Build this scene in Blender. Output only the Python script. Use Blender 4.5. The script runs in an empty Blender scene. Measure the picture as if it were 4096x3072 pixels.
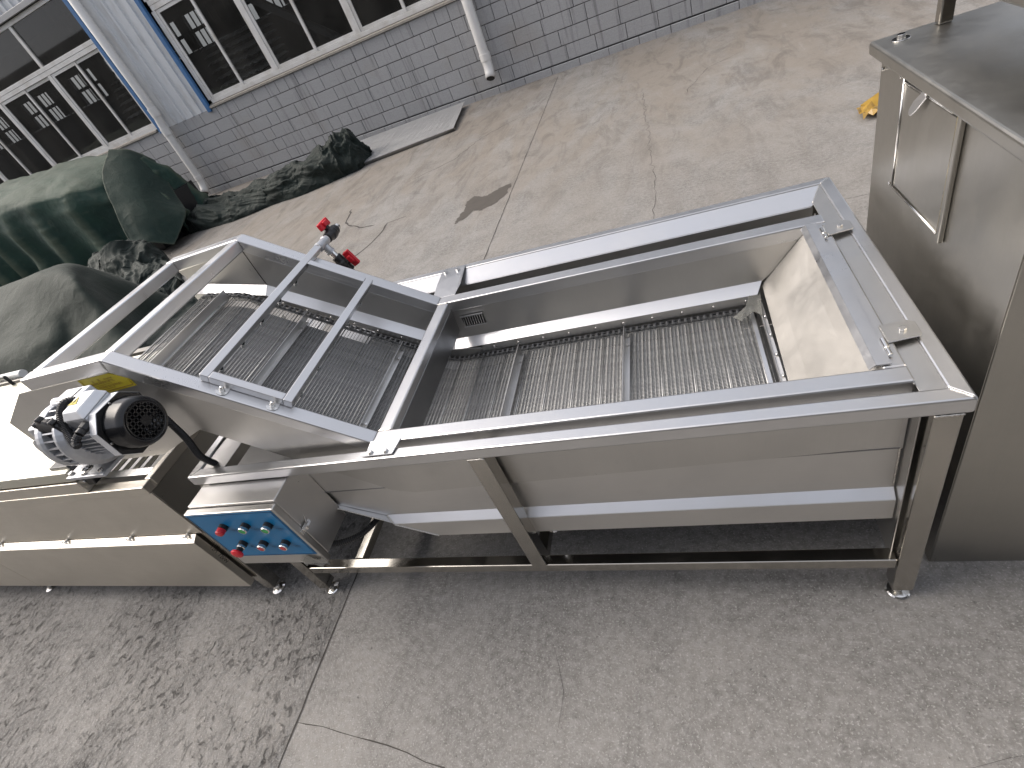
import bpy, bmesh, math, random
from mathutils import Vector, Matrix, noise
random.seed(7)
S = bpy.context.scene
COL = S.collection
V = Vector

# ------------------------------------------------------------------ camera, sky, sun
cam_d = bpy.data.cameras.new('camera'); cam = bpy.data.objects.new('camera', cam_d); COL.objects.link(cam)
cam_d.sensor_width = 36.0; cam_d.lens = 18.185; cam_d.clip_start = 0.05; cam_d.clip_end = 500
RX = V((0.9274282, 0.16823357, -0.33402753)); RY = V((-0.13514054, -0.68203403, -0.71872569)); RZ = V((-0.34873194, 0.71170713, -0.60980242))
m3 = Matrix((RX, -RY, -RZ)).transposed()
cam.matrix_world = Matrix.Translation((1.61168, -0.81015, 1.69253)) @ m3.to_4x4()
S.camera = cam

SUN_EL, SUN_AZ = math.radians(46), math.radians(-86)      # azimuth from +Y towards +X
w = bpy.data.worlds.new('World'); S.world = w; w.use_nodes = True
nt = w.node_tree; bg = nt.nodes['Background']
sky = nt.nodes.new('ShaderNodeTexSky'); sky.sky_type = 'NISHITA'; sky.sun_disc = False
sky.sun_elevation = SUN_EL; sky.sun_rotation = SUN_AZ
sky.air_density = .55; sky.dust_density = 8.0; sky.ozone_density = 1.0; sky.altitude = 50
mxs = nt.nodes.new('ShaderNodeMixRGB'); mxs.inputs[0].default_value = .5; mxs.inputs[2].default_value = (5.6, 5.75, 6.1, 1)   # thin even cloud over the whole sky
nt.links.new(sky.outputs[0], mxs.inputs[1]); nt.links.new(mxs.outputs[0], bg.inputs[0]); bg.inputs[1].default_value = 0.14
sun_d = bpy.data.lights.new('sun', 'SUN'); sun_d.energy = 1.5; sun_d.angle = math.radians(45); sun_d.color = (1, .95, .87)
sun = bpy.data.objects.new('sun', sun_d); COL.objects.link(sun); sun.location = (-6, 3, 8)
sdir = V((math.sin(SUN_AZ) * math.cos(SUN_EL), math.cos(SUN_AZ) * math.cos(SUN_EL), math.sin(SUN_EL)))
sun.rotation_euler = sdir.to_track_quat('Z', 'Y').to_euler()
S.view_settings.view_transform = 'Standard'; S.view_settings.look = 'None'; S.view_settings.gamma = 1; S.view_settings.use_curve_mapping = False
S.view_settings.exposure = 0.68
S.render.engine = 'CYCLES'; S.cycles.use_denoising = True; S.cycles.max_bounces = 8; S.cycles.glossy_bounces = 5
S.cycles.diffuse_bounces = 3; S.cycles.transmission_bounces = 6; S.cycles.transparent_max_bounces = 8
S.cycles.use_adaptive_sampling = True; S.cycles.adaptive_threshold = 0.02; S.cycles.caustics_reflective = False; S.cycles.caustics_refractive = False

# ------------------------------------------------------------------ materials
class N:
    def __init__(s, name):
        s.m = bpy.data.materials.new(name); s.m.use_nodes = True; s.t = s.m.node_tree; s.b = s.t.nodes['Principled BSDF']; s._c = {}
    def n(s, typ, **k):
        x = s.t.nodes.new('ShaderNode' + typ)
        for a, v in k.items(): setattr(x, a, v)
        return x
    def L(s, a, b): s.t.links.new(a, b)
    def co(s, kind='Object'):
        if kind == 'World':
            if 'w' not in s._c: s._c['w'] = s.n('NewGeometry')
            return s._c['w'].outputs['Position']
        if 'o' not in s._c: s._c['o'] = s.n('TexCoord')
        return s._c['o'].outputs[kind]
    def mp(s, scale=(1, 1, 1), kind='Object', rot=(0, 0, 0), loc=(0, 0, 0)):
        x = s.n('Mapping'); s.L(s.co(kind), x.inputs[0]); x.inputs['Scale'].default_value = scale; x.inputs['Rotation'].default_value = rot; x.inputs['Location'].default_value = loc
        return x.outputs[0]
    def noise(s, vec, scale, detail=4, rough=.55, dist=0):
        x = s.n('TexNoise'); s.L(vec, x.inputs['Vector']); x.inputs['Scale'].default_value = scale; x.inputs['Detail'].default_value = detail
        x.inputs['Roughness'].default_value = rough; x.inputs['Distortion'].default_value = dist
        return x.outputs['Fac']
    def ramp(s, fac, stops):
        x = s.n('ValToRGB'); s.L(fac, x.inputs[0]); e = x.color_ramp.elements
        e[0].position = stops[0][0]; e[0].color = tuple(stops[0][1]) + (1,); e[1].position = stops[-1][0]; e[1].color = tuple(stops[-1][1]) + (1,)
        for p, c in stops[1:-1]: q = e.new(p); q.color = tuple(c) + (1,)
        return x.outputs[0]
    def rng(s, fac, a, b, c, d):
        x = s.n('MapRange'); s.L(fac, x.inputs[0])
        for i, v in enumerate((a, b, c, d)): x.inputs[1 + i].default_value = v
        return x.outputs[0]
    def mix(s, f, a, b, mode='MIX'):
        x = s.n('MixRGB', blend_type=mode)
        for i, v in enumerate((f, a, b)):
            if isinstance(v, (int, float)): x.inputs[i].default_value = v
            elif isinstance(v, tuple): x.inputs[i].default_value = v + (1,)
            else: s.L(v, x.inputs[i])
        return x.outputs[0]
    def math(s, op, a, b=0.0):
        x = s.n('Math', operation=op)
        for i, v in enumerate((a, b)):
            if isinstance(v, (int, float)): x.inputs[i].default_value = v
            else: s.L(v, x.inputs[i])
        return x.outputs[0]
    def bump(s, h, strength, dist=.01, prev=None):
        x = s.n('Bump'); x.inputs['Strength'].default_value = strength; x.inputs['Distance'].default_value = dist; s.L(h, x.inputs['Height'])
        if prev is not None: s.L(prev, x.inputs['Normal'])
        return x.outputs[0]
    def set(s, **k):
        for a, v in k.items():
            i = s.b.inputs[a.replace('_', ' ')]
            if isinstance(v, tuple): i.default_value = v + (1,)
            elif isinstance(v, (int, float)): i.default_value = v
            else: s.L(v, i)
        return s.m

def plain(name, col, rough=.5, metal=0.0, var=.12, scale=30, bump=0.0, spec=.5):
    n = N(name); f = n.noise(n.mp(), scale, 5)
    c = n.mix(n.rng(f, .3, .7, 0, 1), tuple(x * (1 - var) for x in col), tuple(min(1, x * (1 + var)) for x in col))
    n.set(Base_Color=c, Roughness=n.rng(f, .3, .7, max(.02, rough - .08), rough + .08), Metallic=metal, Specular_IOR_Level=spec)
    if bump: n.set(Normal=n.bump(n.noise(n.mp(), scale * 4, 3), bump, .002))
    return n.m

def steel(name, col=(.56, .55, .53), rough=.27, grain=(1, 60, 60), wave=.25, dirt=.12, warm=0.0):
    """brushed stainless: directional grain, hand marks, slow sheet ripple"""
    n = N(name)
    g = n.noise(n.mp(grain), 9, 4, .6)
    m = n.noise(n.mp((1, 1, 1)), 4, 3, .5, .4)
    sm = n.noise(n.mp((3, 3, 3), loc=(4, 2, 7)), 11, 6, .7, .4)
    rg = n.math('ADD', n.rng(g, .3, .7, rough - .02, rough + .02), n.rng(m, .3, .75, -.04, .07))
    rg = n.math('ADD', rg, n.rng(sm, .45, .85, 0, .10))
    bands = n.noise(n.mp(tuple(5.0 if q > 10 else .25 for q in grain), loc=(2, 1, 5)), 1.6, 3, .5)       # broad polishing bands along the grain; streaky reflections also put into the colour
    rg = n.math('ADD', rg, n.rng(bands, .25, .75, -.05, .06))
    c = n.mix(n.rng(m, .35, .8, 0, 1), col, tuple(x * (1 - dirt) for x in col))
    c = n.mix(n.rng(g, .3, .7, 0, .25), c, tuple(x * .90 for x in col))
    c = n.mix(n.rng(bands, .25, .75, 0, .25), c, tuple(x * .80 for x in col))
    b1 = n.bump(n.noise(n.mp((1, 1, 1)), 2.2, 1, .4), wave, .008)
    b2 = b1
    vo = n.n('TexVoronoi', feature='DISTANCE_TO_EDGE'); n.L(n.mp((1, 1, 1), rot=(.4, .2, .6)), vo.inputs['Vector']); vo.inputs['Scale'].default_value = 3.0
    return n.set(Base_Color=c, Roughness=rg, Metallic=1.0, Normal=b2)

M = {}
M['tube'] = steel('steel_tube', (.66, .66, .665), .31, (2, 60, 60), .10, .10)
M['sheet'] = steel('steel_sheet', (.58, .57, .55), .33, (50, 50, 1.5), .10, .10)
M['sheet_x'] = steel('steel_sheet_long_grain', (.66, .65, .635), .34, (1.5, 50, 50), .09, .10)
M['bright'] = steel('steel_guide', (.70, .70, .71), .34, (2, 40, 40), .06, .08)
M['leg'] = steel('steel_polished_leg', (.44, .42, .385), .12, (60, 60, 2), .5, .12)
M['cab'] = steel('steel_cabinet', (.44, .425, .39), .33, (40, 40, 1.2), .16, .1)
M['warm'] = steel('steel_warm_sheet', (.66, .625, .56), .38, (1.2, 40, 40), .07, .08)
M['cream'] = steel('steel_lid_cream', (.66, .65, .575), .42, (1.2, 40, 40), .05, .05)
M['endp'] = steel('steel_end_plate', (.63, .61, .575), .50, (1.2, 40, 40), .0, .03)
M['wire'] = plain('belt_wire', (.41, .41, .405), .50, 1.0, .25, 60)
M['dsteel'] = steel('steel_dull', (.33, .33, .33), .35, (2, 50, 50), .1, .2)
M['retb'] = plain('belt_return_run', (.20, .20, .20), .6, .8, .3, 90)
M['chrome'] = plain('chrome', (.72, .71, .69), .14, 1.0, .05, 20)
M['black'] = plain('black_plastic', (.012, .012, .013), .35, 0, .2, 30)
M['blackgloss'] = plain('black_enamel', (.010, .010, .011), .16, 0, .2, 30)
M['red'] = plain('red_plastic', (.60, .012, .025), .38, 0, .08, 12)
M['green'] = plain('green_button', (.01, .34, .07), .3, 0, .05, 10)
M['redbtn'] = plain('red_button', (.52, .02, .03), .3, 0, .06, 10)
M['blue'] = plain('blue_label', (.005, .165, .37), .42, 0, .05, 6)
M['navy'] = plain('dark_blue_line', (.004, .012, .05), .5)
M['white'] = plain('white_plastic', (.75, .75, .73), .4, 0, .06, 8)
M['alum'] = plain('cast_aluminium', (.50, .51, .53), .42, .75, .12, 40, .15)
M['alumw'] = plain('aluminium_paint', (.72, .73, .75), .4, .35, .06, 20, .08)
M['rubber'] = plain('rubber_hose', (.016, .016, .018), .45, 0, .2, 40)
M['yellow'] = plain('yellow_sticker', (.46, .38, .018), .5, 0, .08, 14)
M['yellowp'] = plain('yellow_plastic_film', (.36, .22, .04), .35, 0, .2, 9)
M['ink'] = plain('dark_red_ink', (.13, .03, .01), .6)
M['bink'] = plain('dark_blue_ink', (.006, .03, .09), .6)
M['kink'] = plain('black_ink', (.012, .012, .012), .6)
M['weld'] = plain('weld_metal', (.62, .60, .56), .35, 1.0, .3, 300)
M['brass'] = plain('brass', (.55, .45, .22), .25, 1.0, .08, 20)
M['seal'] = plain('white_gasket', (.8, .8, .78), .5, 0, .05, 10)
M['trim'] = plain('blue_trim', (.055, .155, .34), .45, 0, .12, 10)
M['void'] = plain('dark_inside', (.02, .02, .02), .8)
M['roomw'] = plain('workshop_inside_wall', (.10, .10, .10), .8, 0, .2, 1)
M['pvcpipe'] = plain('white_downpipe', (.70, .69, .67), .35, 0, .05, 5)
n = N('window_frame_pvc'); d = n.noise(n.mp(), 4, 6, .6)
M['pvc'] = n.set(Base_Color=n.mix(n.rng(d, .45, .8, 0, 1), (.70, .69, .67), (.50, .47, .42)), Roughness=.38)
n = N('corrugated_white'); d = n.noise(n.mp((1, 1, .3)), 6, 6, .6)
M['corr'] = n.set(Base_Color=n.mix(n.rng(d, .5, .8, 0, 1), (.62, .64, .66), (.42, .41, .39)), Roughness=.45)
n = N('sill_tile'); d = n.noise(n.mp(), 8, 7, .7)
M['sill'] = n.set(Base_Color=n.mix(n.rng(d, .35, .7, 0, 1), (.38, .35, .305), (.27, .25, .22)), Roughness=.7)
# glass: dusty pane
n = N('window_glass'); 
M['glass'] = n.set(Base_Color=(.55, .58, .58), Roughness=.02, Transmission_Weight=1.0, IOR=1.45)
n = N('dusty_glass'); tr = n.n('BsdfTransparent'); tr.inputs[0].default_value = (.56, .57, .57, 1); gl = n.n('BsdfGlossy'); gl.inputs['Roughness'].default_value = .03; gl.inputs[0].default_value = (1, 1, 1, 1)
df = n.n('BsdfDiffuse'); df.inputs[0].default_value = (.25, .24, .22, 1)
lw = n.n('LayerWeight'); lw.inputs[0].default_value = .5; frs = n.math('ADD', .035, n.math('MULTIPLY', .75, n.math('POWER', lw.outputs['Facing'], 4.0)))
mx = n.n('MixShader'); n.L(frs, mx.inputs[0]); n.L(tr.outputs[0], mx.inputs[1]); n.L(gl.outputs[0], mx.inputs[2])
mx2 = n.n('MixShader'); n.L(n.rng(n.noise(n.mp(), 1.5, 7, .6), .3, .8, .02, .12), mx2.inputs[0]); n.L(mx.outputs[0], mx2.inputs[1]); n.L(df.outputs[0], mx2.inputs[2])
n.L(mx2.outputs[0], n.t.nodes['Material Output'].inputs[0]); M['glass'] = n.m
# split face block: fine scored lines, streaks of dirt that run down from the sill
n = N('grey_facing_block'); W_ = n.co('World')
a = n.noise(n.mp((1, 1, 1), 'World'), 60, 6, .7); st = n.noise(n.mp((9, 9, .35), 'World'), 1.6, 5, .6); big = n.noise(n.mp((1, 1, 1), 'World'), 1.2, 5, .6)
oi = n.n('ObjectInfo')
c = n.mix(n.rng(a, .3, .7, 0, 1), (.31, .313, .32), (.42, .422, .43))
c = n.mix(n.rng(oi.outputs['Random'], 0, 1, 0, .35), c, (.30, .305, .31))
c = n.mix(n.rng(st, .56, .68, 0, .55), c, (.13, .13, .132))
c = n.mix(n.rng(big, .55, .75, 0, .5), c, (.30, .28, .25))
sx = n.n('SeparateXYZ'); n.L(n.co('Object'), sx.inputs[0])
li = n.math('ABSOLUTE', n.math('SUBTRACT', n.math('FRACT', n.math('MULTIPLY', n.math('ADD', sx.outputs[2], n.math('MULTIPLY', n.noise(n.mp((8, 8, 1)), 2, 2), .012)), 14.3)), .5))
li2 = n.math('ABSOLUTE', n.math('SUBTRACT', n.math('FRACT', n.math('MULTIPLY', sx.outputs[0], 17.0)), .5))
br = n.noise(n.mp((6, 6, 3)), 7, 3, .6)
groove = n.math('MULTIPLY', n.rng(li, .42, .49, 0, 1), n.rng(br, .42, .5, 0, 1))
g2 = n.math('MULTIPLY', n.rng(li2, .44, .49, 0, 1), n.rng(br, .56, .6, 0, .8))
h = n.math('ADD', n.math('MAXIMUM', groove, g2), n.math('MULTIPLY', a, .25))
c = n.mix(n.math('MULTIPLY', n.math('MAXIMUM', groove, g2), .35), c, (.42, .42, .42))
M['block'] = n.set(Base_Color=c, Roughness=.88, Normal=n.bump(h, .35, .006))
n = N('mortar_wall'); a = n.noise(n.mp((1, 1, 1), 'World'), 30, 5, .7)
M['mortar'] = n.set(Base_Color=n.mix(a, (.07, .07, .07), (.13, .125, .12)), Roughness=.95)
# green canvas
def canvas(name, base, dusty, dark, wrk=.16):
    n = N(name); f1 = n.noise(n.mp(), 1.6, 7, .65, .7); f2 = n.noise(n.mp(), 7, 7, .7, .4); f3 = n.noise(n.mp((1, 1, .4)), 30, 5, .7)
    ge = n.n('NewGeometry'); sz = n.n('SeparateXYZ'); n.L(ge.outputs['Normal'], sz.inputs[0])
    up = n.rng(sz.outputs[2], .35, .95, 0, .5)               # dust settles where the cloth lies flat
    c = n.mix(n.rng(f1, .35, .65, 0, 1), base, dark)
    dm = n.math('MAXIMUM', n.math('MULTIPLY', up, n.rng(f1, .25, .6, .6, 1)), n.rng(f2, .55, .8, 0, .55))
    c = n.mix(dm, c, dusty); c = n.mix(n.rng(f3, .6, .85, 0, .4), c, tuple(x * 1.25 for x in dusty))
    c = n.mix(n.rng(ge.outputs['Pointiness'], .505, .56, 0, .6), c, tuple(x * 1.3 for x in dusty))      # dust and wear along the raised creases
    wv = n.n('TexWave'); n.L(n.mp((1, 1, 1)), wv.inputs[0]); wv.inputs['Scale'].default_value = 60
    dv = n.n('VectorMath', operation='ADD'); nz = n.n('TexNoise'); n.L(n.mp(), nz.inputs['Vector']); nz.inputs['Scale'].default_value = 1.8; nz.inputs['Detail'].default_value = 3; n.L(n.mp(), dv.inputs[0]); n.L(nz.outputs['Color'], dv.inputs[1])
    vo = n.n('TexVoronoi', feature='DISTANCE_TO_EDGE'); n.L(dv.outputs[0], vo.inputs['Vector']); vo.inputs['Scale'].default_value = 3.2
    b = n.bump(f2, .35, .03); b = n.bump(n.rng(vo.outputs['Distance'], 0, .22, 1, 0), wrk, .018, b); b = n.bump(f3, .2, .004, b)
    return n.set(Base_Color=c, Roughness=.72, Normal=b, Sheen_Weight=.05, Specular_IOR_Level=.3)
M['canvas'] = canvas('green_canvas_dusty', (.018, .050, .037), (.085, .10, .070), (.013, .034, .028))
M['canvas2'] = canvas('green_canvas_dark', (.009, .017, .014), (.022, .031, .026), (.006, .011, .009), .6)
M['canvas_g'] = canvas('green_canvas_stiff', (.018, .040, .032), (.06, .07, .052), (.012, .028, .022))
M['canvas3'] = canvas('olive_canvas', (.022, .030, .024), (.036, .046, .036), (.014, .022, .017))
# checker plate
n = N('checker_plate_steel'); vo = n.n('TexVoronoi'); n.L(n.mp((1, 1.9, 1), rot=(0, 0, .78)), vo.inputs['Vector']); vo.inputs['Scale'].default_value = 14; vo.inputs['Randomness'].default_value = 0
f = n.noise(n.mp(), 5, 5)
M['checker'] = n.set(Base_Color=n.mix(f, (.42, .42, .42), (.56, .56, .56)), Metallic=.5, Roughness=n.rng(f, .3, .7, .32, .5), Normal=n.bump(n.rng(vo.outputs['Distance'], .2, .45, 1, 0), .6, .008))
# concrete, smooth and weathered
def concrete(name, rough_zone):
    n = N(name); P = n.co('World')
    big = n.noise(n.mp((1, 1, 1), 'World'), .55, 6, .6, .5); mid = n.noise(n.mp((1, 1, 1), 'World'), 3.1, 7, .65, .6); fin = n.noise(n.mp((1, 1, 1), 'World'), 38, 8, .75); sp = n.noise(n.mp((1, 1, 1), 'World'), 150, 3, .6)
    c = n.mix(n.rng(big, .3, .7, 0, 1), (.175, .167, .157), (.262, .248, .231))
    c = n.mix(n.rng(mid, .42, .60, 0, .7), c, (.128, .122, .115))
    c = n.mix(n.rng(fin, .40, .62, 0, .75), c, (.29, .282, .27))
    c = n.mix(n.rng(sp, .56, .66, 0, .9), c, (.36, .35, .335))
    c = n.mix(n.rng(n.noise(n.mp((1, 1, 1), 'World', loc=(3, 1, 0)), 70, 4, .7), .60, .70, 0, .6), c, (.06, .058, .055))
    sx = n.n('SeparateXYZ'); n.L(P, sx.inputs[0])
    # drifted sandy dirt farther back, shaped by its own noise
    dirt = n.noise(n.mp((1.2, .45, 1), 'World', loc=(7, 3, 0)), .9, 7, .68, .9)
    far = n.rng(sx.outputs[1], 1.5, 5.0, 0, 1)
    c = n.mix(n.math('MULTIPLY', n.rng(dirt, .38, .58, 0, .8), far), c, (.222, .195, .165))
    pat = n.noise(n.mp((2.6, .8, 1), 'World', loc=(2, 9, 0)), 1.7, 8, .72, .8)
    c = n.mix(n.math('MULTIPLY', n.rng(pat, .50, .64, 0, .55), far), c, (.115, .102, .09))
    c = n.mix(n.math('MULTIPLY', n.rng(pat, .30, .40, .45, 0), far), c, (.31, .295, .275))
    scr = n.noise(n.mp((7, .6, 1), 'World', rot=(0, 0, .5)), 2.2, 6, .7, .3)
    c = n.mix(n.rng(scr, .66, .74, 0, .35), c, (.36, .35, .33))
    h = n.math('ADD', n.math('MULTIPLY', fin, .35), n.math('MULTIPLY', sp, .15))
    if True:
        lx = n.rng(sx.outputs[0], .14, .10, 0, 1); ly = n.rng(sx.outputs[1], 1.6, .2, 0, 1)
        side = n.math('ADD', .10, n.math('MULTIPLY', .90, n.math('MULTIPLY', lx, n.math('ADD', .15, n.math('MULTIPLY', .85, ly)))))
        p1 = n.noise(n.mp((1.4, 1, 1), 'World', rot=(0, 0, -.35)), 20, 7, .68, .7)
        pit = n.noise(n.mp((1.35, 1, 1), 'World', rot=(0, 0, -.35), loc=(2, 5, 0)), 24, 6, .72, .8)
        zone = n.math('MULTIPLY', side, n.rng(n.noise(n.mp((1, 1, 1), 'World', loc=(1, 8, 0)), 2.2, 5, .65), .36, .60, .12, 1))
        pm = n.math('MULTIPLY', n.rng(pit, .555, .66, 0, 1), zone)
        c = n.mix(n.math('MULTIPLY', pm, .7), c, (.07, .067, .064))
        h = n.math('ADD', h, n.math('MULTIPLY', n.math('SUBTRACT', n.math('MULTIPLY', p1, 2.2), n.math('MULTIPLY', pm, 1.6)), zone))
        h = n.math('ADD', h, n.math('MULTIPLY', mid, .4)); b = n.bump(h, 1.0, .011)
    return n.set(Base_Color=c, Roughness=n.rng(mid, .3, .7, .72, .92), Normal=b, Specular_IOR_Level=.35)
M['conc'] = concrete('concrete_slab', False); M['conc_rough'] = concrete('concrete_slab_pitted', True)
M['crack'] = plain('crack_dirt', (.055, .05, .045), .95, 0, .3, 40)
n = N('damp_stain'); f = n.noise(n.mp((1, 1, 1), 'World'), 14, 6, .7)
M['stain'] = n.set(Base_Color=n.mix(f, (.055, .048, .042), (.10, .088, .075)), Roughness=.6)
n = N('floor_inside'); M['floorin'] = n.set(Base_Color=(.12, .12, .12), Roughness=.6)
n = N('asbestos_sheet'); M['cement'] = n.set(Base_Color=(.62, .62, .60), Roughness=.8)
n = N('cling_film'); f = n.noise(n.mp(), 30, 4); M['film'] = n.set(Base_Color=(.66, .66, .61), Roughness=.25, Transmission_Weight=.85, Normal=n.bump(f, .8, .01))
n = N('render_wall'); f = n.noise(n.mp(), 1.5, 6); M['render'] = n.set(Base_Color=n.mix(f, (.10, .097, .09), (.15, .145, .135)), Roughness=.9)
n = N('dark_window'); M['dwin'] = n.set(Base_Color=(.02, .022, .025), Roughness=.1)

# ------------------------------------------------------------------ builders
ORG = {}
def thing(name, label, cat, org=(0, 0, 0), world=None, rotz=0.0, group=None):
    o = bpy.data.objects.new(name, None); COL.objects.link(o); o.empty_display_size = .1
    o.location = world if world is not None else org; o.rotation_euler = (0, 0, rotz)
    o['label'] = label; o['category'] = cat
    if group: o['group'] = group
    ORG[o] = V(org); return o
def tag(o, label=None, cat=None, group=None, kind=None):
    for k, v in (('label', label), ('category', cat), ('group', group), ('kind', kind)):
        if v: o[k] = v
    return o
def ortho(d):
    d = V(d).normalized(); a = V((0, 0, 1)) if abs(d.z) < .9 else V((1, 0, 0))
    u = d.cross(a).normalized(); return u, d.cross(u).normalized()
class MB:
    def __init__(s): s.v = []; s.f = []
    def add(s, vs, fs):
        o = len(s.v); s.v += [V(x) for x in vs]; s.f += [tuple(i + o for i in f) for f in fs]; return s
    def box(s, x0, x1, y0, y1, z0, z1):
        return s.add([(x0, y0, z0), (x1, y0, z0), (x1, y1, z0), (x0, y1, z0), (x0, y0, z1), (x1, y0, z1), (x1, y1, z1), (x0, y1, z1)],
                     [(0, 3, 2, 1), (4, 5, 6, 7), (0, 1, 5, 4), (1, 2, 6, 5), (2, 3, 7, 6), (3, 0, 4, 7)])
    def hexa(s, a, b):      # two quads
        return s.add(list(a) + list(b), [(3, 2, 1, 0), (4, 5, 6, 7), (0, 1, 5, 4), (1, 2, 6, 5), (2, 3, 7, 6), (3, 0, 4, 7)])
    def bar(s, p, q, w, h, up=(0, 0, 1), off=0):   # rectangular bar, w across, h along up; p,q on the centre line of its top if off=1
        p, q = V(p), V(q); d = (q - p).normalized(); up = V(up); up = (up - d * up.dot(d)).normalized(); r = d.cross(up)
        a0, a1 = (-h / 2, h / 2) if not off else (-h, 0)
        A = [p + r * (w / 2 * i) + up * j for i, j in ((-1, a0), (1, a0), (1, a1), (-1, a1))]
        B = [q + r * (w / 2 * i) + up * j for i, j in ((-1, a0), (1, a0), (1, a1), (-1, a1))]
        return s.hexa(A, B)
    def cyl(s, p, q, r, r2=None, n=20, cap=True):
        p, q = V(p), V(q); r2 = r if r2 is None else r2; u, w_ = ortho(q - p)
        A = [p + (u * math.cos(t) + w_ * math.sin(t)) * r for t in (2 * math.pi * i / n for i in range(n))]
        B = [q + (u * math.cos(t) + w_ * math.sin(t)) * r2 for t in (2 * math.pi * i / n for i in range(n))]
        fs = [(i, (i + 1) % n, n + (i + 1) % n, n + i) for i in range(n)]
        if cap: fs += [tuple(range(n - 1, -1, -1)), tuple(range(n, 2 * n))]
        return s.add(A + B, fs)
    def lathe(s, p, d, prof, n=24):     # prof: (t along d, r)
        p, d = V(p), V(d).normalized(); u, w_ = ortho(d); vs = []
        for t, r in prof:
            vs += [p + d * t + (u * math.cos(a) + w_ * math.sin(a)) * r for a in (2 * math.pi * i / n for i in range(n))]
        k = len(prof)
        fs = [(j * n + i, j * n + (i + 1) % n, (j + 1) * n + (i + 1) % n, (j + 1) * n + i) for j in range(k - 1) for i in range(n)]
        fs += [tuple(range(n - 1, -1, -1)), tuple(range((k - 1) * n, k * n))]
        return s.add(vs, fs)
    def prism(s, poly, d):              # planar polygon extruded by d
        d = V(d); n = len(poly); P = [V(x) for x in poly]
        return s.add(P + [x + d for x in P], [tuple(range(n - 1, -1, -1)), tuple(range(n, 2 * n))] + [(i, (i + 1) % n, n + (i + 1) % n, n + i) for i in range(n)])
    def tube(s, pts, r, n=12):
        pts = [V(x) for x in pts]; rings = []; up = None
        for i, p in enumerate(pts):
            d = (pts[min(i + 1, len(pts) - 1)] - pts[max(i - 1, 0)]).normalized()
            if up is None: u, w_ = ortho(d)
            else: u = (up - d * up.dot(d)).normalized(); w_ = d.cross(u)
            up = u; rr = r[i] if isinstance(r, list) else r
            rings.append([p + (u * math.cos(a) + w_ * math.sin(a)) * rr for a in (2 * math.pi * k / n for k in range(n))])
        k = len(rings); vs = [v for rg in rings for v in rg]
        fs = [(j * n + i, j * n + (i + 1) % n, (j + 1) * n + (i + 1) % n, (j + 1) * n + i) for j in range(k - 1) for i in range(n)]
        fs += [tuple(range(n - 1, -1, -1)), tuple(range((k - 1) * n, k * n))]
        return s.add(vs, fs)
    def ribbon(s, A, B):
        n = len(A); return s.add(list(A) + list(B), [(i, i + 1, n + i + 1, n + i) for i in range(n - 1)])
    def mesh(s, name, mat, c=V((0, 0, 0)), smooth=False, fix=True):
        me = bpy.data.meshes.new(name); me.from_pydata([v - c for v in s.v], [], s.f)
        if fix:
            bm = bmesh.new(); bm.from_mesh(me); bmesh.ops.recalc_face_normals(bm, faces=bm.faces); bm.to_mesh(me); bm.free()
        if smooth:
            for p in me.polygons: p.use_smooth = True
        me.materials.append(mat); return me
    def build(s, name, mat, parent=None, bevel=0.0, smooth=False, solid=0.0, org=None, seg=2, sub=0, label=None, kind=None):
        if org is None:
            lo = V((min(v[i] for v in s.v) for i in range(3))); hi = V((max(v[i] for v in s.v) for i in range(3))); c = (lo + hi) / 2
            if parent is None: c.z = lo.z
        else: c = V(org)
        o = bpy.data.objects.new(name, s.mesh(name, mat, c, smooth)); COL.objects.link(o)
        if parent is not None: o.parent = parent; o.location = c - ORG[parent]
        else: o.location = c
        ORG[o] = c
        if solid: q = o.modifiers.new('t', 'SOLIDIFY'); q.thickness = solid; q.offset = 0
        if bevel: q = o.modifiers.new('b', 'BEVEL'); q.width = bevel; q.segments = seg; q.limit_method = 'ANGLE'; q.angle_limit = math.radians(35)
        if sub: q = o.modifiers.new('s', 'SUBSURF'); q.levels = sub; q.render_levels = sub
        if label: o['label'] = label
        if kind: o['kind'] = kind
        return o
def inst(name, me, at, parent=None, rot=(0, 0, 0), scale=None):
    o = bpy.data.objects.new(name, me); COL.objects.link(o); at = V(at)
    if parent is not None: o.parent = parent; o.location = at - ORG[parent]
    else: o.location = at
    o.rotation_euler = rot
    if scale: o.scale = scale
    ORG[o] = at; return o
def text(name, body, mat, parent, at, size, xdir, ydir, align='LEFT', sx=1.0):
    c = bpy.data.curves.new(name, 'FONT'); c.body = body; c.size = size; c.align_x = align; c.resolution_u = 3
    t = bpy.data.objects.new(name, c); COL.objects.link(t)
    dg = bpy.context.evaluated_depsgraph_get(); me = bpy.data.meshes.new_from_object(t.evaluated_get(dg))
    bpy.data.objects.remove(t); me.materials.clear(); me.materials.append(mat); me.name = name
    X, Y = V(xdir).normalized(), V(ydir).normalized(); Z = X.cross(Y)
    o = bpy.data.objects.new(name, me); COL.objects.link(o); o.parent = parent
    o.matrix_local = Matrix.Translation(V(at) - ORG[parent]) @ Matrix((X * sx, Y, Z)).transposed().to_4x4()
    ORG[o] = V(at); return o

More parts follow.
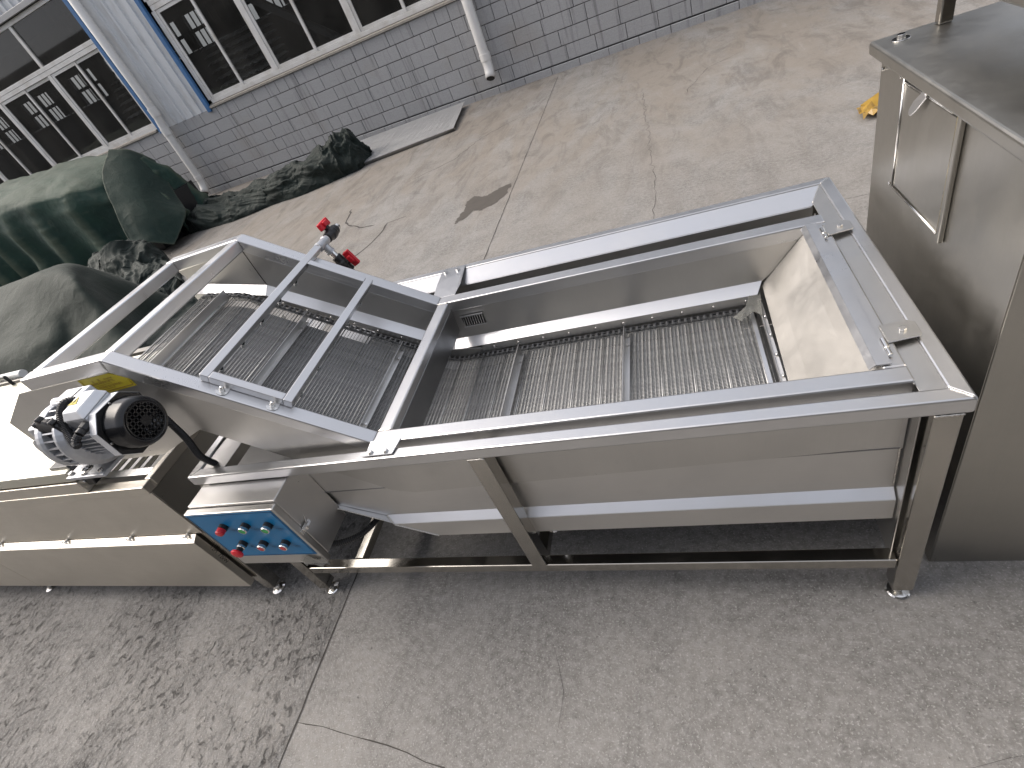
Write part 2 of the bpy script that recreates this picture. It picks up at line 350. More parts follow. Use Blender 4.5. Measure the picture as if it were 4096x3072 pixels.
# ------------------------------------------------------------------ ground
g = MB(); g.add([(-90, -60, -.03), (90, -60, -.03), (90, 90, -.03), (-90, 90, -.03)], [(0, 1, 2, 3)])
ground = g.build('ground', M['crack'], org=(0, 0, -.03)); ground['kind'] = 'structure'
def slab(x0, x1, y0, y1, mat):
    b = MB(); b.box(x0, x1, y0, y1, -.028, 0); return b.build('concrete_slab', mat, ground, bevel=.003)
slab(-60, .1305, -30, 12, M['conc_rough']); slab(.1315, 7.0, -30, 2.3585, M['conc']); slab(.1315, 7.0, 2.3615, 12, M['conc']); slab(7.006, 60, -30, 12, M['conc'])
def crack(pts, wd, jit=.05, seed=0, name='crack'):
    rnd = random.Random(seed); P = []
    for i in range(len(pts) - 1):
        a, b = V(pts[i] + (0,)), V(pts[i + 1] + (0,)); k = max(3, int((b - a).length / .06))
        for j in range(k): P.append(a.lerp(b, j / k) + V((rnd.uniform(-jit, jit), rnd.uniform(-jit, jit), 0)) * (.6 if j else 0) * min(1, (b - a).length))
    P.append(V(pts[-1] + (0,))); A = []; B = []
    for i, p in enumerate(P):
        d = (P[min(i + 1, len(P) - 1)] - P[max(0, i - 1)]).normalized(); nn = V((-d.y, d.x, 0)); w_ = wd * rnd.uniform(.35, 1.2) * (.3 if i in (0, len(P) - 1) else 1)
        A.append(p + nn * w_ / 2 + V((0, 0, .0015))); B.append(p - nn * w_ / 2 + V((0, 0, .0015)))
    m = MB(); m.ribbon(A, B); return m.build(name, M['crack'], ground)
crack([(1.386, 5.853), (1.409, 4.993), (1.451, 3.245), (1.425, 2.639)], .0045, .035, 1)
crack([(-2.175, 4.9), (-2.06, 4.474), (-1.95, 4.35), (-1.671, 4.157), (-1.5, 4.13)], .022, .06, 2)
crack([(-1.1, 4.12), (-1.323, 4.084), (-1.31, 3.85), (-1.34, 3.66), (-1.4, 3.5), (-1.489, 3.357), (-1.53, 3.2)], .022, .05, 3)
crack([(.131, -1.2), (.131, -.6), (.131, 0), (.132, 1), (.131, 2.36), (.131, 4.2), (.131, 8.2)], .0075, .006, 21, 'joint_crack')
crack([(.135, -.458), (.25, -.462), (.45, -.484), (.734, -.528), (.86, -.60)], .0035, .03, 4)
crack([(1.03, -.16), (1.08, -.3), (1.07, -.42)], .0014, .03, 5)
crack([(-.2, 6.6), (-.7, 6.2), (-.95, 5.6), (-1.5, 5.3)], .010, .05, 6)
crack([(2.2, -.35), (1.95, -.42), (1.8, -.52)], .0014, .03, 8)
crack([(2.5, 6.2), (2.1, 6.0), (1.8, 5.3)], .006, .04, 9)
def blob(name, pts, mat, z=.002, seed=0, n=90, parent=ground):
    rnd = random.Random(seed); P = [V(p + (z,)) for p in pts]; out = []
    k = len(P)
    for i in range(k):
        for j in range(n // k):
            t = j / (n // k); a, b, c, d = P[i - 1], P[i], P[(i + 1) % k], P[(i + 2) % k]
            q = .5 * ((2 * b) + (c - a) * t + (2 * a - 5 * b + 4 * c - d) * t * t + (3 * b - a - 3 * c + d) * t ** 3)
            q += V((rnd.uniform(-.018, .018), rnd.uniform(-.018, .018), 0)); out.append(q)
    m = MB(); m.add(out, [tuple(range(len(out)))]); return m.build(name, mat, parent)
blob('damp_patch', [(.10, 4.16), (.04, 3.86), (-.10, 3.72), (-.22, 3.74), (-.30, 3.60), (-.38, 3.58), (-.34, 3.8), (-.36, 4.0), (-.30, 4.12), (-.16, 4.05), (-.02, 4.16)], M['stain'], seed=3)

# ------------------------------------------------------------------ workshop building behind (authored in its own frame, x along the wall)
KB = -.04; bl = thing('workshop_building', 'long workshop with grey block plinth, white framed windows and white ribbed panel behind the yard', 'building', (0, 0, 0), world=(0, 8.5, 0), rotz=math.atan(KB))
wall = MB(); wall.box(-22, 6, .015, .24, 0, 1.375); wall = wall.build('wall', M['mortar'], bl)
lens = (.446, .216); bms = {}
for L_ in (.446, .216, .331):
    b = MB(); b.box(-L_ / 2, L_ / 2, -.008, .016, -.1, .1); bms[L_] = b.mesh('block', M['block'])
    bm = bmesh.new(); bm.from_mesh(bms[L_]); bmesh.ops.bevel(bm, geom=[e for e in bm.edges if all(v.co.y < 0 for v in e.verts)], offset=.004, segments=1, affect='EDGES'); bm.to_mesh(bms[L_]); bm.free()
rnd = random.Random(5); far = MB(); cnt = 0; place = []
for r in range(7):
    zc = 1.27 - r * .21; x = 4.2 - (r % 2) * .17 - rnd.uniform(0, .1)
    base = zc < .1
    k = r
    while x > -19:
        L_ = .446 if base or rnd.random() < .62 else (.216 if rnd.random() < .8 else .331)
        xc = x - L_ / 2 - .004; place.append((xc, zc, L_, base)); x -= L_ + .008
place.sort(key=lambda p: -p[0] if p[0] < 0 else p[0] * 1.5)
place.sort(key=lambda p: 0 if -11.5 < p[0] < 3.0 else 1)
for i, (xc, zc, L_, base) in enumerate(place):
    y = -.02 if base else rnd.uniform(-.002, .002); 
    if i < 296: inst('block', bms[L_], (xc, y, zc - (.01 if base else 0)), wall, rot=(0, rnd.uniform(-.002, .002), rnd.uniform(-.004, .004)))
    else: far.box(xc - L_ / 2, xc + L_ / 2, y - .008, y + .013, zc - .1, zc + .1)
far.build('block_courses', M['block'], wall, kind='stuff')
# sill tiles
x = 5.0; tm = {}
b = MB(); b.hexa([(-.148, -.035, -.03), (.148, -.035, -.03), (.148, .1, -.03), (-.148, .1, -.03)], [(-.148, -.035, 0), (.148, -.035, 0), (.148, .1, .035), (-.148, .1, .035)]); stm = b.mesh('sill_tile', M['sill'])
while x > -16:
    if not (-7.95 < x - .15 < -6.25): inst('sill_tile', stm, (x - .15, 0, 1.408), wall)
    x -= .30
def fr_bar(m, x0, x1, z0, z1, y0=.02, y1=.08): m.box(x0, x1, y0, y1, z0, z1)
def window(posts, zb, zt, ztop, transom=None):
    """posts: main post x positions from right to left; two sliding sashes in each bay"""
    wn = MB(); x0, x1 = posts[-1], posts[0]
    fr_bar(wn, x0, x1, zb, zb + .065); fr_bar(wn, x0, x1, zt - .055, zt + .02)
    for p in posts: fr_bar(wn, p - .045, p + .045, zb + .066, zt - .056, .022, .082)
    if ztop > zt + .1:
        fr_bar(wn, x0, x1, zt + .022, zt + .09, .016, .076); fr_bar(wn, x0, x1, ztop - .05, ztop + .02)
        for p in posts: fr_bar(wn, p - .04, p + .04, zt + .091, ztop - .051, .022, .082)
    win = wn.build('window', M['pvc'], bl, bevel=.004)
    for i in range(len(posts) - 1):
        a, b = posts[i + 1] + .046, posts[i] - .046; mid = (a + b) / 2
        for k, (u, v, y) in enumerate(((mid - .03, b, .052), (a, mid + .03, .034))):
            s_ = MB(); t = .052
            s_.box(u, u + t, y, y + .03, zb + .067, zt - .057); s_.box(v - t, v, y, y + .03, zb + .067, zt - .057)
            s_.box(u + t, v - t, y, y + .03, zb + .067, zb + .067 + t); s_.box(u + t, v - t, y, y + .03, zt - .057 - t, zt - .057)
            s_.build('sash', M['pvc'], win, bevel=.003)
            p_ = MB(); p_.box(u + t - .004, v - t + .004, y + .012, y + .016, zb + .067 + t - .004, zt - .057 - t + .004); p_.build('pane', M['glass'], win)
        if ztop > zt + .1:
            p_ = MB(); p_.box(posts[i + 1] + .041, posts[i] - .041, .05, .055, zt + .092, ztop - .052); p_.build('pane', M['glass'], win)
    return win
window([-7.86, -9.43, -11.2, -12.97, -14.74, -16.5], 1.42, 2.93, 3.75)
window([-1.08 + 1.78 * 3, -1.08 + 1.78 * 2, -1.08 + 1.78, -1.08, -2.86, -4.64, -6.30], 1.43, 2.98, 4.0)
# wall above windows, ribbed panels
def ribbed(x0, x1, z0, z1, pitch=.2, name='ribbed_panel', y=.0):
    xs = []; x = x0
    while x < x1 - .01:
        for dx, dy in ((0, 0), (.10, 0), (.115, -.028), (.155, -.028), (.17, 0)):
            if x + dx < x1: xs.append((x + dx, y + dy))
        x += pitch
    xs.append((x1, y)); m = MB(); m.ribbon([(a, b, z0) for a, b in xs], [(a, b, z1) for a, b in xs]); return m.build(name, M['corr'], bl, solid=.004)
ribbed(-7.72, -6.48, 1.37, 6.0, .235, y=.005)
m = MB(); m.box(-16.5, 6, -.03, .2, 4.03, 4.12); m.build('flashing', M['dsteel'], bl)
m = MB(); m.box(-16.5, -7.83, -.06, .0, 3.775, 3.86); m.build('flashing', M['dsteel'], bl, bevel=.005)
ribbed(-16.5, -7.83, 3.862, 6.0, .2, y=.0); ribbed(-6.2, 6, 4.125, 6.0, .2, y=.0)
for x0, x1 in ((-7.83, -7.745), (-6.46, -6.375)):
    m = MB(); m.box(x0, x1, -.045, .015, 1.33, 6.0); m.build('corner_trim', M['trim'], bl, bevel=.006)
m = MB(); m.box(-16.66, -16.5, -.045, .1, 1.33, 6.0); m.build('corner_trim', M['trim'], bl, bevel=.006)
# inside of the workshop
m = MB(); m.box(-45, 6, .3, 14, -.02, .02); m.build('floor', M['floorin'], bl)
m = MB()
m.box(-45, 6, 13.9, 14.0, 0, 3.0); m.box(-45, 6, 13.9, 14.0, 4.2, 6.0); m.box(-45, 6, 13.9, 14.0, 3.55, 3.68)
x = -45
while x < 6: m.box(x, x + .5 + (.9 if int(abs(x) * 7) % 4 == 0 else 0), 13.88, 13.98, 3.01, 4.19); x += 1.35
x = -45
while x < 6: m.box(x, x + .05, 13.86, 13.9, 3.0, 4.2); x += .31
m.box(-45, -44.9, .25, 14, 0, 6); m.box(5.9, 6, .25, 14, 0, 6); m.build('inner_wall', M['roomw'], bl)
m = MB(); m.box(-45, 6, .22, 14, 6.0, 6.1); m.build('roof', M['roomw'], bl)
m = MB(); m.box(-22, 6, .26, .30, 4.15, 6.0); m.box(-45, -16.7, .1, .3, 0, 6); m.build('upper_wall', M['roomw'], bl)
for x0 in (-14, -8.9, -3.4, 1.5):
    m = MB(); m.box(x0, x0 + .25, 5, 5.25, 0, 6); m.build('column', M['roomw'], bl)
m = MB(); m.bar((-5.6, 1.2, 2.9), (-3.9, 1.6, 1.35), .18, .12); m.build('diagonal_brace', M['dsteel'], bl)
def sheet_stack(name, x, y, z, nn, label):
    t = thing(name, label, 'sheet stack', (x, y, 0), world=bl.matrix_basis @ V((x, y, 0)), rotz=math.atan(KB))
    for i in range(nn):
        xs = []
        for k in range(13): xs.append((k * .09, math.sin(k * math.pi) * 0 + (.035 if k % 2 else 0)))
        q = MB(); zz = z + i * .13; oy = y + i * .14
        q.ribbon([(x + a - i * .10, oy, zz + b) for a, b in xs], [(x + a - i * .10 + .1, oy + 1.0, zz + b + .08) for a, b in xs]); q.build('corrugated_sheet', M['cement'], t, solid=.01, smooth=False)
    q = MB(); q.box(x - .2, x + 1.1, y + .3, y + 1.2, 0.02, z - .02); q.build('stand', M['roomw'], t)
    return t
sheet_stack('corrugated_sheet_stack', -6.35, .45, 1.45, 7, 'stack of grey corrugated sheets behind the window right of the white ribbed panel')
sheet_stack('corrugated_sheet_stack', -9.0, .5, 1.75, 6, 'stack of grey corrugated sheets behind the window left of the white ribbed panel')
# downpipes are fixed to the building
def downpipe(pts, r, rings):
    q = MB(); q.tube(pts, r, 20); o = q.build('downpipe', M['pvcpipe'], bl, smooth=True)
    me = o.data
    for p in me.polygons:
        if len(p.vertices) > 5: p.use_smooth = False
    for a, b, rr in rings: q = MB(); q.tube([a, b], rr, 20); q.build('pipe_collar', M['pvcpipe'], o, bevel=.004)
    return o
downpipe([(-7.52, -.13, 6.0), (-7.52, -.13, 1.72), (-7.53, -.13, 1.6), (-7.55, -.14, 1.45), (-7.56, -.14, 1.3), (-7.59, -.14, .36), (-7.60, -.15, .26), (-7.60, -.19, .17), (-7.60, -.24, .11)], .078,
         [((-7.522, -.13, 1.76), (-7.522, -.13, 1.60), .09), ((-7.555, -.14, 1.40), (-7.556, -.14, 1.26), .088), ((-7.59, -.14, .44), (-7.592, -.14, .36), .086)])
q = MB(); q.cyl((-7.60, -.243, .108), (-7.60, -.246, .104), .066, n=20); q.build('outlet', M['void'], bl)
downpipe([(-.92, -.11, 6.0), (-.92, -.11, .52), (-.92, -.115, .42), (-.92, -.15, .34), (-.92, -.19, .28)], .078, [((-.92, -.11, 1.42), (-.92, -.11, 1.36), .085), ((-.92, -.11, .62), (-.92, -.11, .52), .087)])
q = MB(); q.cyl((-.92, -.193, .276), (-.92, -.196, .272), .066, n=20); q.build('outlet', M['void'], bl)
# opposite building (only seen mirrored in the panes and the steel)
ob = thing('facing_workshop', 'plain grey rendered workshop across the yard, behind where the picture was taken', 'building', (0, -9, 0))
q = MB(); q.box(-70, 30, -9.3, -9.0, 0, 6.2); q.build('wall', M['render'], ob)
for i in range(16):
    q = MB(); q.box(-45 + i * 4.2, -42.6 + i * 4.2, -9.0, -8.97, 1.4, 4.2); q.build('window', M['dwin'], ob)

# ------------------------------------------------------------------ main machine
W = thing('bubble_washing_machine', 'long stainless washing machine with sloping mesh conveyor, open tank and blue control box', 'washing machine', (1.04, .52, 0))
H = .80; L, D = 2.078, 1.038
BV = .0045
def tubebox(name, x0, x1, y0, y1, z0, z1, mat='tube', parent=W, bevel=BV): q = MB(); q.box(x0, x1, y0, y1, z0, z1); return q.build(name, M[mat], parent, bevel=bevel)
def plate(name, poly, d, mat, parent=W, bevel=.0008, label=None): q = MB(); q.prism(poly, d); return q.build(name, M[mat], parent, bevel=bevel, label=label, seg=1)
# rim
def miter(name, a, b, c, d, z0, z1): q = MB(); q.hexa([V((*p, z0)) for p in (a, b, c, d)], [V((*p, z1)) for p in (a, b, c, d)]); return q.build(name, M['tube'], W, bevel=BV)
t = .036
miter('rim_tube', (0, 0), (L, 0), (L - t, t), (t, t), H - .04, H)
miter('rim_tube', (L, .0005), (L, D - .0005), (L - t, D - t), (L - t, t + .0005), H - .04, H)
miter('rim_tube', (L, D), (0, D), (t, D - t), (L - t, D - t), H - .04, H)
miter('rim_tube', (0, D - .0005), (0, .0005), (t, t + .0005), (t, D - t - .0005), H - .04, H)
# flanges of the tank
plate('tank_flange', [(L - t, t, H - .003), (L - t - .044, t, H - .006), (L - t - .044, D - .137, H - .006), (L - t, D - t, H - .003)], (0, 0, -.003), 'sheet')
plate('tank_flange', [(t, D - t, H - .004), (L - t, D - t, H - .004), (L - t - .044, D - .137, H - .022), (t + .08, D - .137, H - .022)], (0, 0, -.003), 'bright')
plate('tank_flange', [(t, t, H - .006), (.125, t, H - .012), (.125, D - .14, H - .012), (t, D - t, H - .006)], (0, 0, -.003), 'sheet_x')
# overflow baffle at the left end of the tank
plate('overflow_baffle', [(.160, .055, H - .025), (.38, .055, H - .06), (.38, D - .14, H - .06), (.160, D - .14, H - .025)], (0, 0, -.004), 'sheet_x')
plate('overflow_baffle', [(.158, .055, H - .03), (.158, D - .14, H - .03), (.158, D - .14, H - .25), (.158, .055, H - .25)], (-.003, 0, 0), 'dsteel')
# tank body
yf, yo, yb = .072, .049, .90
z1, z2, z3 = .588, .434, .333
plate('tank_front_panel', [(.30, yf - .006, H - .04), (2.001, yf - .006, H - .04), (2.001, yf - .006, z1), (.30, yf - .006, z1)], (0, .003, 0), 'sheet_x')
plate('tank_front_panel', [(.33, yf, z1 - .002), (2.001, yf, z1 - .002), (2.001, yf, z2), (.53, yf, z2), (.36, yf, .52)], (0, .003, 0), 'sheet_x')
plate('tank_ledge', [(.535, yf + .001, z2 + .002), (2.001, yf + .001, z2 + .002), (2.001, yo, z2 - .021), (.56, yo, z2 - .021)], (0, .002, -.002), 'bright')
plate('tank_lower_band', [(.56, yo, z2 - .022), (2.001, yo, z2 - .022), (2.001, yo, z3), (.70, yo, z3)], (0, .003, 0), 'sheet_x')
plate('tank_end_panel', [(2.004, .03, H - .045), (2.004, yb, H - .045), (2.004, yb, .28), (2.004, .03, .17), ], (.003, 0, 0), 'sheet')
plate('tank_left_slope', [(.125, .06, H - .05), (.125, yb, H - .05), (.125, yb, .66), (.125, .06, .66)], (-.003, 0, 0), 'sheet')
plate('tank_left_slope', [(.125, .06, .66), (.36, .06, .52), (.36, yb, .52), (.125, yb, .66)], (0, 0, -.003), 'sheet')
plate('tank_left_slope', [(.36, .06, .52), (.54, .05, .43), (.70, yo, .335), (.70, yb, .335), (.54, yb, .43), (.36, yb, .52)], (0, 0, -.003), 'bright')
plate('tank_floor', [(.70, yo + .002, z3 + .001), (2.0, yo + .002, z3 + .001), (2.0, yb, z3 + .001), (.70, yb, z3 + .001)], (0, 0, -.003), 'dsteel')
plate('tank_back_panel', [(.125, yb + .003, H - .02), (2.0, yb + .003, H - .02), (2.0, yb + .003, z3), (.125, yb + .003, z3)], (0, .003, 0), 'sheet_x')
plate('gusset', [(.74, .06, .360), (.90, .06, .360), (.84, .14, .22)], (0, .004, 0), 'dsteel')
q = MB(); q.cyl((1.085, .10, .332), (1.085, .10, .27), .020); q.build('drain_pipe', M['chrome'], W, smooth=False, bevel=.004)
# legs
def leg(x0, y0, foot=True):
    o = tubebox('leg', x0, x0 + .05, y0, y0 + .05, .045 if foot else .206, H - .0405, 'leg', bevel=.003)
    if foot:
        q = MB(); q.cyl((x0 + .025, y0 + .025, .010), (x0 + .025, y0 + .025, .05), .008); q.lathe((x0 + .025, y0 + .025, 0), (0, 0, 1), [(0, .028), (.004, .030), (.008, .026), (.012, .012), (.02, .010)]); q.build('foot', M['chrome'], o, smooth=False)
        q = MB(); q.cyl((x0 + .025, y0 + .025, .022), (x0 + .025, y0 + .025, .032), .014, n=6); q.build('nut', M['chrome'], o)
    return o
for x0 in (.015, 2.013):
    for y0 in (.001, D - .051): leg(x0, y0)
leg(1.0, .001, False); leg(1.0, D - .051, False)
BZ = .165
tubebox('brace', .066, 2.012, .004, .042, BZ, BZ + .04, 'leg', bevel=.003); tubebox('brace', .066, 2.012, D - .042, D - .004, BZ, BZ + .04, 'leg', bevel=.003)
for x0 in (.27, 1.006): tubebox('cross_brace', x0, x0 + .038, .043, D - .043, BZ + .001, BZ + .039, 'leg', bevel=.003)
for x0 in (.021, 2.019): tubebox('cross_brace', x0, x0 + .038, .052, D - .052, BZ + .001, BZ + .039, 'leg', bevel=.003)

# conveyor frame ------------------------------------------------
YN, YN2, YF2, YF = .058, .104, .744, .796
PT = [(1.998, .806), (.705, .806), (.066, 1.250), (-.318, 1.243)]
def frame_run(name, pts, y0, y1, h=.045):
    # one mitred tube run in the xz plane
    n_ = len(pts); P = [V((x, 0, z)) for x, z in pts]; top = P; bot = []
    for i in range(n_):
        d1 = (P[i] - P[i - 1]).normalized() if i else None; d2 = (P[i + 1] - P[i]).normalized() if i < n_ - 1 else None
        def nrm(d): return V((d.z, 0, -d.x)) * (1 if V((d.z, 0, -d.x)).z < 0 else -1)
        if d1 is None: bot.append(P[i] + nrm(d2) * h)
        elif d2 is None: bot.append(P[i] + nrm(d1) * h)
        else: b = (nrm(d1) + nrm(d2)).normalized(); bot.append(P[i] + b * (h / b.dot(nrm(d1))))
    m = MB()
    for i in range(n_ - 1):
        e0 = .0; A = [V((q.x, y, q.z)) for q, y in ((top[i], y0), (top[i], y1), (bot[i], y1), (bot[i], y0))]; B = [V((q.x, y, q.z)) for q, y in ((top[i + 1], y0), (top[i + 1], y1), (bot[i + 1], y1), (bot[i + 1], y0))]
        m2 = MB(); m2.hexa(A, B); m2.build(name, M['tube'], W, bevel=BV)
frame_run('conveyor_side_tube', PT, YN, YN2); frame_run('conveyor_side_tube', PT, YF2, YF)
zt = .806
tubebox('conveyor_cross_beam', 1.955, 1.998, YN2 + .0005, YF2 - .0005, zt - .04, zt - .001, 'tube')
q = MB(); q.hexa([(.706, YN2 + .0005, zt), (.750, YN2 + .0005, zt), (.750, YN2 + .0005, zt - .04), (.706, YN2 + .0005, zt - .04)], [(.706, YF2 - .0005, zt), (.750, YF2 - .0005, zt), (.750, YF2 - .0005, zt - .04), (.706, YF2 - .0005, zt - .04)]); q.build('conveyor_cross_beam', M['tube'], W, bevel=BV)
q = MB(); q.bar((.052, YN2 + .0005, 1.247), (.052, YF2 - .0005, 1.247), .042, .042, off=1); q.build('conveyor_cross_beam', M['tube'], W, bevel=BV)
q = MB(); q.bar((-.296, YN2 + .0005, 1.242), (-.296, YF2 - .0005, 1.242), .042, .042, off=1); q.build('conveyor_cross_beam', M['tube'], W, bevel=BV)
plate('baffle_sheet', [(.7515, YN2, zt - .03), (.7515, YF2, zt - .03), (.742, YF2, .672), (.742, YN2, .672)], (-.002, 0, 0), 'dsteel')
# outer side plates
PL = [(-.60, .863), (-.60, 1.096), (-.39, 1.198), (-.31, 1.200), (.05, 1.206), (.68, .765), (1.99, .762), (1.99, .60), (.72, .56), (.645, .58), (.153, .945), (-.10, .86)]
for y, sgn in ((YN + .004, 1),):
    q = MB(); q.prism([(x, y, z) for x, z in PL], (0, .003, 0)); sp = q.build('conveyor_side_plate', M['sheet'], W)
FP = [(-.315, 1.20), (.05, 1.207), (.05, .97), (-.10, .93), (-.2, 1.02)]
plate('conveyor_side_plate', [(x, YF - .006, z) for x, z in [(-.315, 1.20), (.03, 1.206), (.68, .765), (1.99, .762), (1.99, .60), (.70, .56), (.15, .93), (-.08, .93), (-.22, 1.10)]], (0, .003, 0), 'sheet')
# inner walls + guide strips (near and far)
TW = [(1.965, .765), (.708, .765), (.055, 1.212), (-.29, 1.205)]
WB = [(1.823, .640), (.705, .634), (.057, 1.050), (-.26, 1.133)]
def inner(yw, s):
    m = MB(); m.ribbon([(x, yw, z) for x, z in TW], [(x, yw, z) for x, z in WB]); m.build('inner_wall_sheet', M['sheet'], W, solid=.002)
    G0 = [(x, yw, z + .002) for x, z in WB]; G1 = [(x - (0 if i else .02), yw - s * .040, z - .021) for i, (x, z) in enumerate(WB)]
    m = MB(); m.ribbon(G0, G1); gs = m.build('guide_strip', M['bright'], W, solid=.002)
    m = MB(); m.ribbon(G1, [(x, y, z - .030) for x, y, z in G1]); m.build('guide_lip', M['sheet_x'], gs, solid=.0018)
    rm = MB(); rm.lathe((0, 0, 0), (0, -s, 0), [(0, .0042), (.0015, .004), (.0028, .002)], 10); rm = rm.mesh('rivet', M['chrome'], smooth=True)
    for i in range(len(G1) - 1):
        a, b = V(G1[i]), V(G1[i + 1]); k = max(2, int((b - a).length / .095))
        for j in range(k): p = a.lerp(b, (j + .35) / k); inst('rivet', rm, (p.x, p.y - s * .0012, p.z - .016), gs)
inner(YF2 + .002, 1); inner(YN2 - .002, -1)
# hopper end plate with hinged lip
plate('end_plate', [(1.955, YN2 + .002, .800), (1.955, YF2 - .002, .800), (1.822, YF2 - .001, .628), (1.812, YN2 + .002, .598)], (.002, 0, -.0015), 'endp')
q = MB(); q.hexa([(1.932, YN2 + .006, .800), (1.932, YF2 - .006, .800), (1.944, YF2 - .006, .812), (1.944, YN2 + .006, .812)], [(1.9335, YN2 + .006, .799), (1.9335, YF2 - .006, .799), (1.9445, YF2 - .006, .810), (1.9445, YN2 + .006, .810)]); q.build('hinged_lip', M['tube'], W)
q = MB(); q.box(1.9445, 1.972, YN2 + .006, YF2 - .006, .8085, .8115); q.build('hinged_lip', M['tube'], W)
for y in (.155, .665):
    q = MB(); q.cyl((1.977, y, .812), (1.977, y + .032, .812), .0065); q.cyl((1.977, y - .022, .812), (1.977, y, .812), .0045); q.build('hinge', M['chrome'], W, bevel=.001)
q = MB(); q.hexa([(1.800, YN2 + .01, .60), (1.800, YF2 - .05, .60), (1.812, YF2 - .05, .604), (1.812, YN2 + .01, .604)], [(1.800, YN2 + .01, .594), (1.800, YF2 - .05, .594), (1.812, YF2 - .05, .598), (1.812, YN2 + .01, .598)]); es = q.build('end_strip', M['sheet_x'], W)
es2 = plate('end_strip', [(1.799, YN2 + .01, .602), (1.799, YF2 - .055, .612), (1.801, YF2 - .055, .575), (1.801, YN2 + .01, .565)], (.002, 0, 0), 'bright')
rb = MB(); rb.lathe((0, 0, 0), (-.5, 0, .86), [(0, .0045), (.002, .004), (.0032, .002)], 10); rb = rb.mesh('rivet', M['chrome'], smooth=True)
for i in range(7): inst('rivet', rb, (1.808, .15 + i * .09, .6045 + .001 * i * .8), es)
plate('wear_bar', [(1.772, .12, .580), (1.784, .12, .580), (1.784, .70, .580), (1.772, .70, .580)], (0, 0, -.01), 'bright')
q = MB(); q.add([(1.79, .735, .625), (1.76, .66, .612), (1.72, .63, .600), (1.74, .60, .603), (1.78, .64, .606), (1.80, .60, .612), (1.815, .735, .62)], [(0, 1, 2, 3, 4, 5, 6)]); q.build('film_scrap', M['film'], W, solid=.001)
# vent in the far wall
vt = MB(); vt.box(.775, .862, YF2 - .004, YF2 - .001, .690, .735); vt = vt.build('vent', M['void'], W)
for i in range(9): x = .779 + i * .0098; q = MB(); q.bar((x, YF2 - .007, .690), (x + .004, YF2 - .007, .735), .003, .003); q.build('bar', M['chrome'], vt)
q = MB(); q.bar((.772, YF2 - .007, .689), (.866, YF2 - .007, .689), .004, .004); q.bar((.772, YF2 - .007, .736), (.866, YF2 - .007, .736), .004, .004); q.build('surround', M['bright'], vt)

# mesh belt -------------------------------------------------------
BP = [V((1.785, 0, .535)), V((1.790, 0, .560)), V((1.772, 0, .575)), V((.725, 0, .575)), V((.675, 0, .589)), V((.015, 0, 1.040)), V((-.03, 0, 1.062)), V((-.19, 0, 1.096)), V((-.222, 0, 1.088)), V((-.235, 0, 1.063)), V((-.222, 0, 1.033)), V((-.19, 0, 1.02))]
cum = [0]
for i in range(1, len(BP)): cum.append(cum[-1] + (BP[i] - BP[i - 1]).length)
def on_belt(s):
    for i in range(1, len(BP)):
        if s <= cum[i] or i == len(BP) - 1:
            d = (BP[i] - BP[i - 1]).normalized(); return BP[i - 1] + d * (s - cum[i - 1]), d
yb0, yb1 = .172, .672; PW = .0118; WP = .0060
def row_mesh(flip):
    m = MB(); k = int((yb1 - yb0) / WP)
    for j in range(k):
        y0 = -(yb1 - yb0) / 2 + j * WP; y1_ = y0 + WP * .55 * (1 if flip else -1) + (0 if flip else WP * .55)
        if not flip: y0, y1_ = y0 + WP * .55, y0
        a, b = V((-PW * .62, y0, -.001)), V((PW * .62, y1_, -.001)); h = .0011; w_ = .0010
        c_ = (a + b) / 2 + V((0, 0, .0022))
        vs = []
        for p in (a, c_, b): vs += [p + V((0, -w_, 0)), p + V((0, 0, h)), p + V((0, w_, 0))]
        m.add(vs, [(0, 3, 4, 1), (1, 4, 5, 2), (3, 6, 7, 4), (4, 7, 8, 5)])
    m.cyl((-PW / 2, -(yb1 - yb0) / 2, -.0026), (-PW / 2, (yb1 - yb0) / 2, -.0026), .0011, n=5)
    return m.mesh('belt_row', M['wire'], fix=False, smooth=True)
rows = [row_mesh(0), row_mesh(1)]
belt = MB()
for yc in (yb0 - .004, yb1 + .004):
    e_ = [on_belt(cum[-1] * i / 60)[0] for i in range(61)]
    belt.ribbon([V((p.x, yc - .002, p.z - .004)) for p in e_], [V((p.x, yc + .002, p.z - .004)) for p in e_])
belt = belt.build('mesh_belt', M['wire'], W, solid=.002)
s = .006; i = 0
while s < cum[-1]:
    p, d = on_belt(s); ang = math.atan2(-d.z, d.x)
    inst('belt_row', rows[i % 2], (p.x, (yb0 + yb1) / 2, p.z), belt, rot=(0, ang, 0)); s += PW; i += 1
q = MB(); rp = [on_belt(cum[2] + (cum[-3] - cum[2]) * i / 40) for i in range(41)]
q.ribbon([p - V((-d.z, 0, d.x)) * (-.035 if V((-d.z, 0, d.x)).z < 0 else .035) + V((0, yb0 + .01, 0)) for p, d in rp], [p - V((-d.z, 0, d.x)) * (-.035 if V((-d.z, 0, d.x)).z < 0 else .035) + V((0, yb1 - .01, 0)) for p, d in rp]); q.build('return_belt', M['retb'], W, solid=.002)
rod = MB(); rod.cyl((0, yb0 - .422, 0), (0, yb1 - .42, 0), .0026, n=8); rod = rod.mesh('cross_rod', M['wire'], smooth=True)
flm = MB(); flm.add([(-.0, -.238, 0), (.0, .238, 0), (0, .238, .042), (0, -.238, .042), (.0015, -.238, 0), (.0015, .238, 0), (.0015, .238, .042), (.0015, -.238, .042)], [(0, 1, 2, 3), (7, 6, 5, 4), (0, 4, 5, 1), (3, 2, 6, 7), (0, 3, 7, 4), (1, 5, 6, 2)])
flm.box(.0015, .017, -.215, .215, .004, .0065); flm.box(.0155, .017, -.215, .215, .0065, .011)
flm = flm.mesh('flight', M['sheet_x'])
